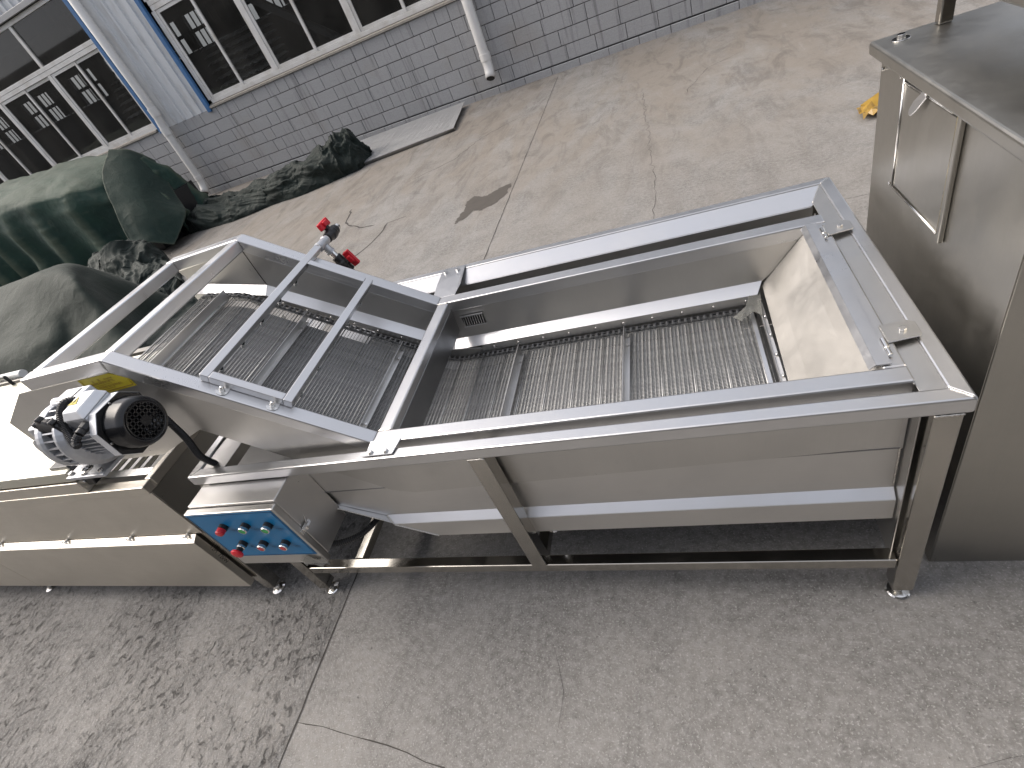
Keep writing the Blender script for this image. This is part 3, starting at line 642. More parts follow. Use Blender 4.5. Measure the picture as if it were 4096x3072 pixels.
blt = MB(); blt.cyl((.009, 0, .0065), (.009, 0, .013), .0055, n=6); blt = blt.mesh('bolt', M['chrome'])
for s in (cum[2] + 1.772 - 1.373, cum[2] + 1.772 - .983, cum[4] + .19, cum[4] + .57, cum[5] + .085):
    p, d = on_belt(s); nrm_ = V((-d.z, 0, d.x)); nrm_ = nrm_ if nrm_.z > 0 else -nrm_
    ang = math.atan2(-d.z, d.x)                          # belt runs towards -x, so turn the piece round
    p2 = p + nrm_ * .003
    f_ = inst('flight', flm, (p2.x, .421, p2.z), W, rot=(0, ang + math.pi if d.x < 0 else ang, 0))
    f_.rotation_euler = (0, math.atan2(d.z, -d.x), 0)
    for yy in (-.17, .17):
        b_ = bpy.data.objects.new('bolt', blt); COL.objects.link(b_); b_.parent = f_; b_.location = (0, yy, 0); ORG[b_] = V((0, 0, 0))
s = .05
while s < cum[-1]:
    p, d = on_belt(s); inst('cross_rod', rod, (p.x, .421, p.z), belt); s += .095
for yc in (.156, .689):
    m = MB(); s = 0; j = 0
    while s < cum[-1] - .01:
        p, d = on_belt(s); p2, _ = on_belt(s + .02); u = V((0, .006 if j % 2 else .009, 0))
        for sg in (-1, 1): a = V((p.x, yc, p.z)) + u * sg; b = V((p2.x, yc, p2.z)) + u * sg; m.bar(a - (b - a) * .15, b + (b - a) * .15, .0018, .013)
        m.cyl(V((p.x, yc - .012, p.z)), V((p.x, yc + .012, p.z)), .0058, n=8); s += .0205; j += 1
    m.build('drive_chain', M['dsteel'], W, kind='stuff')
for yc in (YF2 - .05,):
    plate('chain_shoe', [(.82, yc, .600), (.79, yc, .572), (.70, yc, .562), (.650, yc, .60), (.66, yc, .63), (.82, yc, .61)], (0, .004, 0), 'dsteel')
# discharge chute under the head of the conveyor
plate('discharge_chute', [(-.30, .12, 1.06), (-.30, .36, 1.06), (-.46, .36, .93), (-.46, .12, .93)], (0, 0, -.003), 'dsteel')
q = MB(); q.box(.34, 1.995, yf - .0075, yf - .0062, z1 + .0005, z1 + .0035); q.build('panel_seam', M['dsteel'], W)
for p, q_ in (((.060, YF2 + .0002, 1.205), (.057, YF2 + .0002, 1.054)),):
    q = MB(); q.bar(p, q_, .0016, .0016); q.build('corner_seam', M['kink'], W)
def weld(p, q_, r=.0022):
    p, q_ = V(p), V(q_); n_ = max(4, int((q_ - p).length / .004)); q = MB()
    q.tube([p.lerp(q_, i / n_) + V((random.uniform(-1, 1), random.uniform(-1, 1), random.uniform(-1, 1))) * .0004 for i in range(n_ + 1)], [r * (1.15 if i % 2 else .8) for i in range(n_ + 1)], 6); q.build('weld_bead', M['weld'], W, smooth=True)
for a, b in (((L - .004, .004, H - .0012), (L - t + .002, t - .002, H - .0012)), ((L - .004, D - .004, H - .0012), (L - t + .002, D - t + .002, H - .0012)), ((.004, .004, H - .0012), (t - .002, t - .002, H - .0012)),
             ((L - t - .002, D - t - .002, H - .004), (L - t - .042, D - .139, H - .006)), ((1.9865, .180, .8075), (1.9865, .237, .8075)), ((1.9865, .664, .8075), (1.9865, .720, .8075)),
             ((.706, YN2, .8055), (.750, YN2, .8055)), ((.706, YF2, .8055), (.750, YF2, .8055)), ((.745, .06, .7625), (.690, .06, .7625)), ((1.0, .0, H - .041), (1.05, .0, H - .041)),
             ((2.013, .0, H - .041), (2.063, .0, H - .041)), ((.538, yf - .001, z2 + .001), (.563, yo - .001, z2 - .02)), ((.563, yo - .001, z2 - .024), (.70, yo - .001, z3)), ((.36, .058, .522), (.535, .05, .436)), ((1.998, yf - .002, z1), (1.998, yf - .002, z2 + .01))):
    weld(a, b)
# brackets -------------------------------------------------------
def bolt(p, r=.009, h=.007, parent=W, washer=0, d=(0, 0, 1)):
    q = MB(); p = V(p); d = V(d).normalized()
    if washer: q.cyl(p, p + d * .002, washer, n=24); p = p + d * .002
    q.cyl(p, p + d * h, r, n=6); return q.build('bolt', M['chrome'], parent, bevel=.0008)
b1 = plate('bracket', [(.685, .010, H + .003), (.790, .010, H + .003), (.800, .058, H + .003), (.800, .062, H + .006), (.700, .062, H + .006), (.700, .03, H + .003)], (0, 0, .003), 'tube')
bolt((.715, .020, H + .006), parent=b1); bolt((.765, .020, H + .006), parent=b1)
b2 = plate('bracket', [(.665, .80, .800), (.762, .80, .800), (.768, .875, .803), (.752, 1.022, .803), (.648, 1.022, .803), (.655, .90, .803)], (0, 0, .003), 'tube')
bolt((.672, .985, .806), parent=b2); bolt((.728, .985, .806), parent=b2)
for yc in (.212, .695):
    b3 = plate('bracket', [(1.985, yc - .035, .8062), (2.046, yc - .026, .8062), (2.052, yc - .018, .8062), (2.052, yc + .022, .8062), (2.040, yc + .032, .8062), (1.985, yc + .028, .8062)], (0, 0, .003), 'sheet')
    bolt((2.022, yc, .8092), .008, .006, parent=b3)
# spray manifold -------------------------------------------------
sd = V((.066 - .705, 0, 1.250 - .806)); sd.normalize(); sn = V((-sd.z, 0, sd.x)) if V((-sd.z, 0, sd.x)).z > 0 else V((sd.z, 0, -sd.x))
def SP(s, y, o): return V((.705, y, .806)) + sd * s + sn * o
TB = .026
def stub(s0, y0, s1, y1): q = MB(); q.bar(SP(s0, y0, TB / 2 + .001), SP(s1, y1, TB / 2 + .001), TB, TB, up=sn); return q.build('spray_tube', M['tube'], W, bevel=.0025)
sa, sb = .263, .503
stA = stub(sb, .092, sb, .835); stB = stub(sa, .092, sa, .735)
stub(sa + TB / 2 + .0005, .105, sb - TB / 2 - .0005, .105); stub(sa + TB / 2 + .0005, .722, sb - TB / 2 - .0005, .722)
for par, ss in ((stA, sb), (stB, sa)):
    for i in range(5):
        y = .17 + i * .118; q = MB(); q.cyl(SP(ss, y, 0), SP(ss, y, -.022), .007, .006, 10); nz = q.build('nozzle', M['black'], par)
        q = MB(); q.cyl(SP(ss, y, -.021), SP(ss, y, -.034), .0085, .006, 6); q.build('nozzle', M['white'], par)
for ss in (.445, .30):
    b4 = MB(); b4.cyl(SP(ss, .079, .001), SP(ss, .079, .003), .017, n=24); b4 = b4.build('mounting_washer', M['chrome'], W)
    bolt(SP(ss, .079, .003), .008, .007, parent=b4, d=sn); q = MB(); q.lathe(SP(ss, .079, .010), sn, [(0, .006), (.006, .006), (.010, .003)], 10); q.build('cap_nut', M['chrome'], b4, smooth=True)
    b5 = MB(); b5.cyl(SP(ss, .100, .001), SP(ss, .100, .0025), .018, n=24); b5.build('mounting_washer', M['chrome'], W)
# valves: tee, black body, red handle
P0 = SP(sb, .835, TB / 2); yd = V((0, 1, 0)); 
q = MB(); q.lathe(P0, yd, [(0, .015), (.001, .019), (.012, .019), (.013, .017), (.055, .017), (.056, .019), (.066, .019), (.067, .014)]); tee = q.build('tee_fitting', M['alum'], W, smooth=False, bevel=.001)
bd = V((.34, .05, -1)).normalized(); Pb = P0 + yd * .034
q = MB(); q.lathe(Pb + bd * .012, bd, [(0, .016), (.024, .016), (.0245, .019), (.033, .019)]); q.build('tee_branch', M['alum'], tee)
for pp in (P0 - yd * .002, P0 + yd * .067): q = MB(); q.cyl(pp, pp + yd * .004, .0165, n=24); q.build('thread_tape', M['seal'], tee)
def valve(p, d, up, tail, label):
    d = V(d).normalized(); up = V(up).normalized()
    q = MB(); q.lathe(p, d, [(0, .016), (.001, .020), (.024, .021), (.032, .025), (.052, .025), (.060, .021), (.078, .021), (.079, .016)]); v_ = q.build('valve', M['black'], W, smooth=False, bevel=.0015, label=label)
    c_ = V(p) + d * .042
    q = MB(); q.cyl(c_ + up * .018, c_ + up * .036, .013); q.build('valve_stem', M['black'], v_)
    q = MB(); q.bar(c_ + up * .044 - d * .034, c_ + up * .044 + d * .034, .018, .030, up=up); sdir_ = d.cross(up); q.bar(c_ + up * .044 - sdir_ * .018, c_ + up * .044 + sdir_ * .018, .030, .020, up=up); q.build('valve_handle', M['red'], v_, bevel=.004)
    if tail: q = MB(); q.lathe(V(p) + d * .079, d, [(0, .014), (.022, .014), (.024, .012)] if tail == 1 else [(0, .013), (.02, .013)]); q.build('threaded_nipple', M['chrome'], v_)
    return v_
q = MB(); q.lathe(P0 + yd * .066, yd, [(0, .013), (.012, .013)]); q.build('nipple', M['chrome'], tee)
valve(P0 + yd * .078, yd, (-.25, 0, 1), 1, 'black valve with red handle at the end of the tee')
q = MB(); q.cyl(Pb + bd * .045, Pb + bd * .068, .0135); q.build('nipple', M['chrome'], tee)
valve(Pb + bd * .066, bd, (1, .15, .34), 2, 'black valve with red handle hanging below the tee')
# sticker --------------------------------------------------------
ys = YN + .0025
st = MB(); st.prism([(x, ys, z) for x, z in ((-.098, 1.200), (.045, 1.203), (.098, 1.172), (.098, 1.146), (-.098, 1.136))], (0, .0012, 0)); st = st.build('warning_sticker', M['yellow'], W, label='yellow sticker with dark red Attention notice on side plate')
for a, b in (((-.090, 1.143), (.091, 1.152)), ((-.090, 1.143), (-.090, 1.196)), ((.091, 1.152), (.091, 1.172))):
    q = MB(); q.bar((a[0], ys - .0004, a[1]), (b[0], ys - .0004, b[1]), .0012, .0006, up=(0, 1, 0)); q.build('printed_border', M['ink'], st)
sx_, sy_ = (1, 0, .05), (-.05, 0, 1)
for body, x, z, sz in (('注', -.050, 1.182, .011), ('意', -.022, 1.183, .011), ('Attention', .005, 1.185, .0095), ('使用前请将油塞更换为通气孔。', -.074, 1.1715, .0088), ('Need once to change before oil each use.', -.074, 1.1650, .0058), ('注意：手轮调速只能在运转中进行。', -.074, 1.1555, .0088), ('The speed can only be adjusted at work.', -.074, 1.1495, .0058)):
    text('lettering', body, M['ink'], st, (x, ys - .0006, z), sz, sx_, sy_)

# motor and gearbox ---------------------------------------------
AX = V((0, -.070, 1.117)); mot = MB()
def X(x, y=0, z=0): return V((x, AX.y + y, AX.z + z))
def octa(x0, x1, r, c, name, mat, par, bevel=.001):
    pts = [(-r, -c), (-c, -r), (c, -r), (r, -c), (r, c), (c, r), (-c, r), (-r, c)]
    q = MB(); q.prism([X(x0, a, b) for a, b in pts], (x1 - x0, 0, 0)); return q.build(name, M[mat], par, bevel=bevel)
q = MB(); q.cyl(X(.050), X(.146), .060, n=40); MT = q.build('motor', M['alum'], W, label='silver finned electric motor with black fan cowl on the side plate')
for i in range(36):
    a = 2 * math.pi * i / 36 + .05
    if 1.05 < a < 2.3: continue
    u = V((0, math.cos(a), math.sin(a))); q = MB(); q.bar(X(.052) + u * .064, X(.142) + u * .064, .002, .018, up=u); q.build('cooling_fin', M['alum'], MT)
octa(.1465, .173, .078, .040, 'end_shield', 'alumw', MT); octa(.1735, .1755, .077, .040, 'cowl_plate', 'blackgloss', MT)
q = MB(); q.lathe(X(.1755), (1, 0, 0), [(0, .072), (.004, .070), (.042, .068), (.053, .064), (.058, .057), (.0585, .052), (.052, .051)], 40); cowl = q.build('fan_cowl', M['blackgloss'], MT, smooth=True)
q = MB(); q.cyl(X(.2235), X(.2245), .049, n=32); q.build('fan_backing', M['dsteel'], cowl)
gb = MB(); 
for i in range(-4, 5):
    d_ = i * .0118; hl = math.sqrt(max(0, .051 ** 2 - d_ * d_))
    for u, v_ in ((V((0, 1, 0)), V((0, 0, 1))), (V((0, 0, 1)), V((0, 1, 0)))):
        gb.bar(X(.2325) + u * d_ - v_ * hl, X(.2325) + u * d_ + v_ * hl, .0036, .003, up=(1, 0, 0))
gb.cyl(X(.231), X(.2345), .013, n=16); gb.lathe(X(.2265), (1, 0, 0), [(0, .051), (.008, .051), (.0085, .048), (0.0, .0478)], 32)
gb.build('fan_grille', M['blackgloss'], cowl)
for a in (math.pi / 2, math.pi, -math.pi / 2 + .1): bolt(X(.1757) + V((0, math.cos(a), math.sin(a))) * .0735, .0035, .004, parent=MT, d=(1, 0, 0))
# terminal box on the upper front quarter
tn = V((0, -.10, .995)); tu = V((0, .995, .10)); tc = X(.100) + tn * .060
def tb(x0, x1, u0, u1, n0, n1, sx0=0): return [tc + V((x, 0, 0)) + tu * u + tn * n_ for x, u, n_ in ((x0, u0, n0), (x1, u0, n0), (x1, u1, n0), (x0, u1, n0))], [tc + V((x, 0, 0)) + tu * u + tn * n_ for x, u, n_ in ((x0 + sx0, u0 + sx0, n1), (x1 - sx0, u0 + sx0, n1), (x1 - sx0, u1 - sx0, n1), (x0 + sx0, u1 - sx0, n1))]
q = MB(); q.hexa(*tb(-.034, .046, -.046, .046, -.01, .022)); box = q.build('terminal_box', M['alum'], MT, bevel=.003)
q = MB(); q.hexa(*tb(-.036, .048, -.048, .048, .0225, .046, .013)); q.build('terminal_box_lid', M['alumw'], box, bevel=.004)
tri = MB(); o_ = tc + tn * .0468 + V((-.005, 0, 0)); tri.prism([o_ + V((-.017, 0, 0)) - tu * .012, o_ + V((.017, 0, 0)) - tu * .012, o_ + tu * .016], tn * .0006); tri.build('warning_triangle', M['yellow'], box, label='yellow triangle with lightning bolt')
q = MB(); z_ = o_ + tn * .0009; q.prism([z_ + V((.002, 0, 0)) + tu * .009, z_ + V((-.003, 0, 0)) - tu * .001, z_ + V((.0, 0, 0)) - tu * .001, z_ + V((-.001, 0, 0)) - tu * .009, z_ + V((.004, 0, 0)) + tu * .001, z_ + V((.001, 0, 0)) + tu * .001], tn * .0004); q.build('lightning_mark', M['kink'], box)
# round flanges and ribbed ring
q = MB(); q.lathe(X(.016), (1, 0, 0), [(0, .096), (.012, .100), (.018, .100), (.030, .088), (.036, .070)], 40); q.build('motor_flange', M['alum'], MT, bevel=.001)
q = MB(); q.cyl(X(-.036), X(.016), .074, n=40); rr = q.build('variator_housing', M['dsteel'], MT)
for i in range(26):
    a = 2 * math.pi * i / 26; u = V((0, math.cos(a), math.sin(a))); q = MB(); q.bar(X(-.036) + u * .082, X(.015) + u * .082, .004, .018, up=u); q.build('housing_rib', M['alum'], rr)
q = MB(); q.lathe(X(-.070), (1, 0, 0), [(0, .070), (.006, .088), (.012, .096), (.026, .096), (.034, .092)], 40); q.build('motor_flange', M['alum'], MT, bevel=.001)
q = MB(); q.hexa([X(-.165, -.045, -.07), X(-.070, -.045, -.07), X(-.070, .11, -.07), X(-.165, .11, -.07)], [X(-.155, -.035, .06), X(-.070, -.035, .06), X(-.070, .11, .06), X(-.155, .11, .06)]); gbx = q.build('gearbox', M['alum'], MT, bevel=.008, seg=3)
q = MB(); q.lathe(X(-.12, -.046, -.005), (0, -1, 0), [(0, .040), (.008, .040), (.010, .032), (.013, .014)], 24); q.build('gearbox_cover', M['alum'], gbx)
q = MB(); q.box(-.145, .02, -.150, .02, 1.003, 1.015); ft = q.build('foot_plate', M['alum'], MT, bevel=.003)
for x_, y_ in ((-.13, -.135), (.0, -.135), (-.07, -.14), (-.13, -.02)): bolt((x_, y_, 1.015), .008, .008, parent=ft)
q = MB(); q.lathe((-.03, -.142, 1.030), (0, 0, 1), [(0, .010), (.003, .017), (.008, .017), (.010, .011), (.004, .009)], 20); q.build('lifting_eye', M['chrome'], ft)
# speed adjuster block above housing with level glass and handwheel
q = MB(); q.hexa([V((-.055, -.070, 1.165)), V((.065, -.070, 1.165)), V((.065, .0, 1.165)), V((-.055, .0, 1.165))], [V((-.048, -.060, 1.216)), V((.056, -.060, 1.216)), V((.056, .0, 1.216)), V((-.048, .0, 1.216))]); ab = q.build('adjuster_block', M['alum'], MT, bevel=.004)
q = MB(); q.hexa([V((-.035, -.055, 1.217)), V((.030, -.055, 1.217)), V((.030, -.010, 1.217)), V((-.035, -.010, 1.217))], [V((-.035, -.055, 1.218)), V((.030, -.055, 1.218)), V((.030, -.010, 1.218)), V((-.035, -.010, 1.218))]); q.build('name_plate', M['white'], ab)
q = MB(); q.lathe((.040, -.066, 1.190), (0, -1, .15), [(0, .015), (.004, .015), (.008, .012), (.009, .007)], 20); q.build('level_glass', M['brass'], ab)
q = MB(); q.cyl((.040, -.0745, 1.1913), (.040, -.0765, 1.1916), .0065); q.build('level_screw', M['kink'], ab)
q = MB(); q.lathe((-.052, -.035, 1.195), (-1, 0, .15), [(0, .017), (.022, .017), (.026, .012)], 20); q.build('adjuster_cap', M['alumw'], ab)
q = MB(); q.lathe((.062, -.035, 1.192), (1, 0, 0), [(0, .024), (.018, .023), (.024, .016)], 20); q.build('adjuster_cap', M['alum'], ab)
hd = V((-.06, -1, -.02)).normalized(); hc = V((.006, -.068, 1.170))
q = MB(); q.lathe(hc, hd, [(0, .020), (.020, .019), (.022, .010), (.048, .010)], 20); q.build('adjuster_cap', M['alumw'], ab)
hw = MB(); hw.lathe(hc + hd * .046, hd, [(0, .012), (.004, .030), (.006, .046), (.010, .050), (.018, .050), (.022, .045), (.019, .030), (.018, .004)], 40)
hu, hv = ortho(hd)
for i in range(8): a = i * math.pi / 4; p_ = hc + hd * .060 + (hu * math.cos(a) + hv * math.sin(a)) * .050; hw.lathe(p_ - hd * .009, hd, [(0, .006), (.002, .009), (.016, .009), (.018, .006)], 10)
hw.build('handwheel', M['black'], MT, bevel=.001)
# flexible conduit: gland, loop, and the run to the control box
gp = tc + V((.034, 0, 0)) - tu * .046 + tn * .004
q = MB(); q.cyl(gp, gp - tu * .020, .013, n=8); q.cyl(gp - tu * .020, gp - tu * .034, .011, n=16); q.build('cable_gland', M['black'], box, bevel=.001)
def spline(pts, n_=14):
    P = [V(p) for p in pts]; P = [P[0] * 2 - P[1]] + P + [P[-1] * 2 - P[-2]]; out = []
    for i in range(1, len(P) - 2):
        for j in range(n_):
            t_ = j / n_; a, b, c_, d_ = P[i - 1], P[i], P[i + 1], P[i + 2]
            out.append(.5 * ((2 * b) + (c_ - a) * t_ + (2 * a - 5 * b + 4 * c_ - d_) * t_ * t_ + (3 * b - a - 3 * c_ + d_) * t_ ** 3))
    out.append(P[-2]); return out
def conduit(pts, r, parent, mat='rubber', pitch=.0042):
    sp_ = spline(pts, 40); P = [sp_[0]]; acc = 0
    for a, b in zip(sp_, sp_[1:]):
        acc += (b - a).length
        if acc > pitch / 2: P.append(b); acc = 0
    q = MB(); q.tube(P, [r * (1.0 if i % 2 else .84) for i in range(len(P))], 10); return q.build('flexible_conduit', M[mat], parent, smooth=False)
g1 = gp - tu * .034
conduit([g1, g1 + V((-.008, -.012, -.008)), (.120, -.172, 1.152), (.090, -.160, 1.150), (.066, -.140, 1.168), (.050, -.122, 1.190), (.042, -.100, 1.212), (.044, -.072, 1.222), (.058, -.050, 1.205)], .010, MT)
conduit([(.10, .035, 1.095), (.125, .03, 1.06), (.134, .025, 1.00), (.13, .025, .945), (.093, .035, .858), (.075, .06, .79), (.07, .08, .72)], .011, W)
conduit([(.33, .03, .452), (.25, .03, .36), (.27, .03, .335), (.337, .05, .33), (.396, .09, .335), (.45, .16, .36), (.50, .26, .42)], .012, W)
# dark bearing block at the lower corner of the side plate
q = MB(); q.prism([(-.60, .050, .905), (-.50, .050, .905), (-.44, .050, .855), (-.47, .050, .80), (-.56, .050, .80), (-.61, .050, .85)], (0, -.035, 0)); bbk = q.build('bearing_block', M['black'], W, bevel=.003)
bolt((-.52, .014, .87), .007, .006, parent=bbk, d=(0, -1, 0)); bolt((-.50, .014, .825), .007, .006, parent=bbk, d=(0, -1, 0))

# control box ----------------------------------------------------
q = MB(); q.box(.030, .388, -.082, .066, .462, .755); CB = q.build('control_box', M['sheet_x'], W, bevel=.003, label='stainless control box with blue front panel and six buttons')
q = MB(); q.box(.026, .392, -.108, -.0835, .448, .748); dr = q.build('door', M['sheet'], CB, bevel=.004)
# panel & buttons go one level under the box
q = MB(); q.box(.034, .384, -.1095, -.1083, .503, .744); q.build('blue_panel', M['blue'], CB)
for a, b in (((.038, .740), (.380, .740)), ((.038, .507), (.380, .507)), ((.038, .507), (.038, .740)), ((.380, .507), (.380, .740))):
    q = MB(); q.bar((a[0], -.1100, a[1]), (b[0], -.1100, b[1]), .0012, .0006, up=(0, 1, 0)); q.build('panel_line', M['navy'], CB)
BX = [(.144, .681), (.236, .681), (.325, .678), (.143, .585), (.228, .581), (.318, .580)]
LB = [('电源指示', 'Power indicator'), ('输送启动', 'Conveyor start'), ('气泵启动', 'Pump start'), ('急停', 'Emergency stop'), ('输送停止', 'Conveyor stop'), ('气泵停止', 'Pump stop')]
def btn(x, z, kind):
    yb_ = -.1097
    def lt(name, y0, prof, mat, bevel=0): q = MB(); q.lathe((x, y0, z), (0, -1, 0), prof, 28); o = q.build(name, M[mat], CB, smooth=False, bevel=bevel); return o
    lt('button_base', yb_, [(0, .0148), (.012, .0148), (.013, .0135)], 'black')
    if kind == 'lamp': lt('indicator_lamp', yb_ - .012, [(0, .0138), (.014, .0136), (.018, .0115), (.0195, .006)], 'redbtn')
    elif kind == 'mush':
        lt('button_ring', yb_ - .013, [(0, .0140), (.006, .0140), (.008, .0125)], 'chrome'); lt('button_neck', yb_ - .019, [(0, .0115), (.016, .0115)], 'black')
        lt('emergency_stop_button', yb_ - .034, [(0, .014), (.002, .0195), (.006, .0205), (.010, .018), (.013, .010), (.0135, .003)], 'red')
    else:
        lt('button_ring', yb_ - .013, [(0, .0140), (.008, .0144), (.0105, .0132), (.0105, .0116), (.006, .0112)], 'chrome')
        lt('button_cap', yb_ - .019, [(0, .0110), (.0035, .0110), (.004, .0103)], kind)
for (x, z), k in zip(BX, ('lamp', 'green', 'green', 'mush', 'redbtn', 'redbtn')): btn(x, z, k)
for (x, z), (a, b) in zip(BX, LB):
    text('lettering', a, M['bink'], CB, (x + .012, -.1102, z - .026), .0068, (1, 0, 0), (0, 0, 1)); text('lettering', b, M['bink'], CB, (x + .012, -.1102, z - .0325), .0048, (1, 0, 0), (0, 0, 1))
q = MB(); q.box(.3922, .3965, -.100, -.050, .598, .616); q.box(.3966, .401, -.090, -.060, .601, .613); q.cyl((.401, -.078, .6), (.401, -.078, .614), .005); q.bar((.399, -.068, .615), (.399, -.055, .64), .004, .003); q.build('latch', M['chrome'], CB, bevel=.001)
q = MB(); vs = []; rnd = random.Random(2)
G = [[V((.300 + .10 * i / 7, -.1095 - rnd.uniform(.001, .006), .450 + .05 * j / 4 + (.012 * math.sin(i * 1.3 + j)) - .012)) for i in range(8)] for j in range(5)]
for rw in G: vs += rw
q.add(vs, [(j * 8 + i, j * 8 + i + 1, j * 8 + 8 + i + 1, j * 8 + 8 + i) for j in range(4) for i in range(7)]); q.build('tape_scrap', M['film'], CB, smooth=True)

# ------------------------------------------------------------------ machine at the left
Bm = thing('blanching_machine', 'cream tinted stainless steel cooking tunnel with closed lid, left of the long washer', 'cooking machine', (-1.6, .5, 0))
q = MB(); q.box(-3.4, -.225, -.002, .002, .49, .745); q.build('front_panel', M['warm'], Bm)
q = MB(); q.box(-3.4, -.222, -.010, .030, .7455, .784); q.build('top_rail', M['warm'], Bm, bevel=.004)
q = MB(); q.box(-.252, -.222, .0305, .96, .7455, .784); q.build('top_rail', M['warm'], Bm, bevel=.004)
q = MB(); q.box(-.229, -.225, .004, 1.0, .30, .745); q.build('end_panel', M['cab'], Bm)
q = MB(); q.box(-3.4, -.228, .96, 1.0, .10, .784); q.build('rear_panel', M['cab'], Bm)
def cover(x0, x1):
    q = MB(); q.hexa([V((x0, -.034, .135)), V((x1, -.034, .135)), V((x1, -.003, .135)), V((x0, -.003, .135))], [V((x0, -.034, .472)), V((x1, -.034, .472)), V((x1, -.003, .488)), V((x0, -.003, .488))]); return q.build('lower_cover', M['warm'], Bm, bevel=.002)
cv = cover(-1.70, -.262); cover(-3.4, -1.706)
for x in (-1.52, -1.03, -.62, -.30):
    q = MB(); q.cyl((x, -.004, .492), (x, -.020, .492), .006); q.bar((x - .012, -.020, .497), (x + .012, -.020, .487), .004, .008); q.build('wing_bolt', M['chrome'], Bm, bevel=.001)
tx = text('handwriting', '12M  72kW', M['kink'], cv, (-.2615, -.012, .405), .022, (0, -.10, -1), (0, 1, -.10))
for x0, y0 in ((-.278, .003), (-.278, .93), (-1.9, .003), (-1.9, .93)):
    q = MB(); q.box(x0, x0 + .048, y0, y0 + .048, .045, .49); o = q.build('leg', M['leg'], Bm, bevel=.003)
    q = MB(); q.cyl((x0 + .024, y0 + .024, .012), (x0 + .024, y0 + .024, .05), .008); q.lathe((x0 + .024, y0 + .024, 0), (0, 0, 1), [(0, .028), (.005, .030), (.010, .022), (.014, .012), (.02, .010)]); q.build('foot', M['chrome'], o)
q = MB(); q.box(-3.4, -.258, .058, .094, .735, .779); q.build('inner_rail', M['bright'], Bm, bevel=.004)
q = MB(); q.box(-3.4, -.258, .0585, .94, .42, .425); q.build('trough_floor', M['dsteel'], Bm)
q = MB(); q.box(-3.4, -.258, .0305, .0575, .60, .605); q.build('gutter', M['dsteel'], Bm)
# dark slats and narrow belt in the feed end
for i in range(9):
    x0 = -.36 - i * .062
    q = MB(); q.hexa([V((x0 - .058, .10, .70 - .0)), V((x0, .10, .712)), V((x0, .90, .712)), V((x0 - .058, .90, .70))], [V((x0 - .058, .10, .704)), V((x0, .10, .716)), V((x0, .90, .716)), V((x0 - .058, .90, .704))]); q.build('slat', M['cab'], Bm)
q = MB(); q.box(-.352, -.318, .10, .90, .715, .745); q.build('feed_edge', M['dsteel'], Bm, bevel=.002)
m = MB()
for i in range(60):
    y = .10 + i * .0135
    m.tube([(-.312, y, .722), (-.300, y + .003, .732), (-.282, y + .006, .732), (-.268, y + .009, .722)], .002, 5)
m.build('narrow_wire_belt', M['dsteel'], Bm, kind='stuff')
# lid: raised hood with skirt
LT = [(-3.4, .945), (-.50, .915)]
q = MB(); q.hexa([V((-3.4, -.005, .845)), V((-.500, -.005, .845)), V((-.500, .70, .845)), V((-3.4, .70, .845))], [V((-3.4, -.005, .892)), V((-.500, -.005, .892)), V((-.500, .70, .905)), V((-3.4, .70, .905))]); lid = q.build('lid', M['cream'], Bm, bevel=.006)
q = MB(); q.hexa([V((-3.4, -.008, .838)), V((-.505, -.008, .838)), V((-.505, .03, .838)), V((-3.4, .03, .838))], [V((-3.4, -.008, .7845)), V((-.505, -.008, .7845)), V((-.505, .03, .7845)), V((-3.4, .03, .7845))]); q.build('lid_skirt', M['warm'], Bm, bevel=.004)
q = MB(); q.tube([(-2.1, .69, .905), (-2.1, .69, .955), (-1.78, .69, .955), (-1.78, .69, .905)], .009, 10); q.build('lid_handle', M['black'], Bm)
q = MB(); q.cyl((-2.6, .735, .93), (-1.72, .735, .93), .022); q.build('lid_hinge_tube', M['white'], Bm, smooth=False, bevel=.002)

# ------------------------------------------------------------------ cabinet at the right
C = thing('steel_cabinet', 'tall brownish stainless steel cabinet machine with hatch in its side, right edge of the yard', 'cabinet machine', (2.9, .5, 0))
q = MB(); q.box(2.143, 4.4, .110, .868, .0, 1.165); q.build('body', M['cab'], C, bevel=.003)
q = MB(); q.box(2.128, 4.4, .080, .925, 1.166, 1.198); tp = q.build('top_plate', M['cab'], C, bevel=.007, seg=3)
q = MB(); q.box(2.262, 2.292, .877, .906, 1.1985, 2.2); q.build('post', M['leg'], C, bevel=.004)
q = MB(); q.box(2.226, 4.2, .05, .80, 1.305, 1.345); q.build('upper_hood', M['cab'], C, bevel=.006)
q = MB(); q.box(3.6, 3.64, .20, .24, 1.1985, 1.304); q.build('post', M['leg'], C, bevel=.004)
q = MB(); q.box(2.141, 2.1425, .112, .135, .0, 1.16); q.build('corner_strip', M['cab'], C)
# hatch
hy0, hy1, hz0, hz1 = .415, .690, .905, 1.150
q = MB(); q.hexa([V((2.1395, hy0, .912)), V((2.1395, hy1, hz0 - .002)), V((2.1395, hy1, hz1)), V((2.1395, hy0, hz1 + .006))], [V((2.1425, hy0, .912)), V((2.1425, hy1, hz0 - .002)), V((2.1425, hy1, hz1)), V((2.1425, hy0, hz1 + .006))]); hatch = q.build('hatch', M['cab'], C, bevel=.0012)
for a, b in (((hy1 + .004, hz0 - .01), (hy1 + .004, hz1 + .012)), ((hy0 - .006, .905), (hy0 - .006, hz1 + .016)), ((hy0, .905), (hy1, hz0 - .009)), ((hy0 + .02, hz1 + .012), (hy1, hz1 + .006))):
    q = MB(); q.tube([(2.139, a[0], a[1]), (2.139, b[0], b[1])], .0032, 8); q.build('hatch_edge', M['brass'] if a[0] < .45 and b[0] < .45 else M['chrome'], hatch, smooth=True)
q = MB(); q.box(2.132, 2.1425, hy0 - .030, hy0 - .014, .895, 1.178); q.build('hatch_rail', M['cab'], hatch, bevel=.0025)
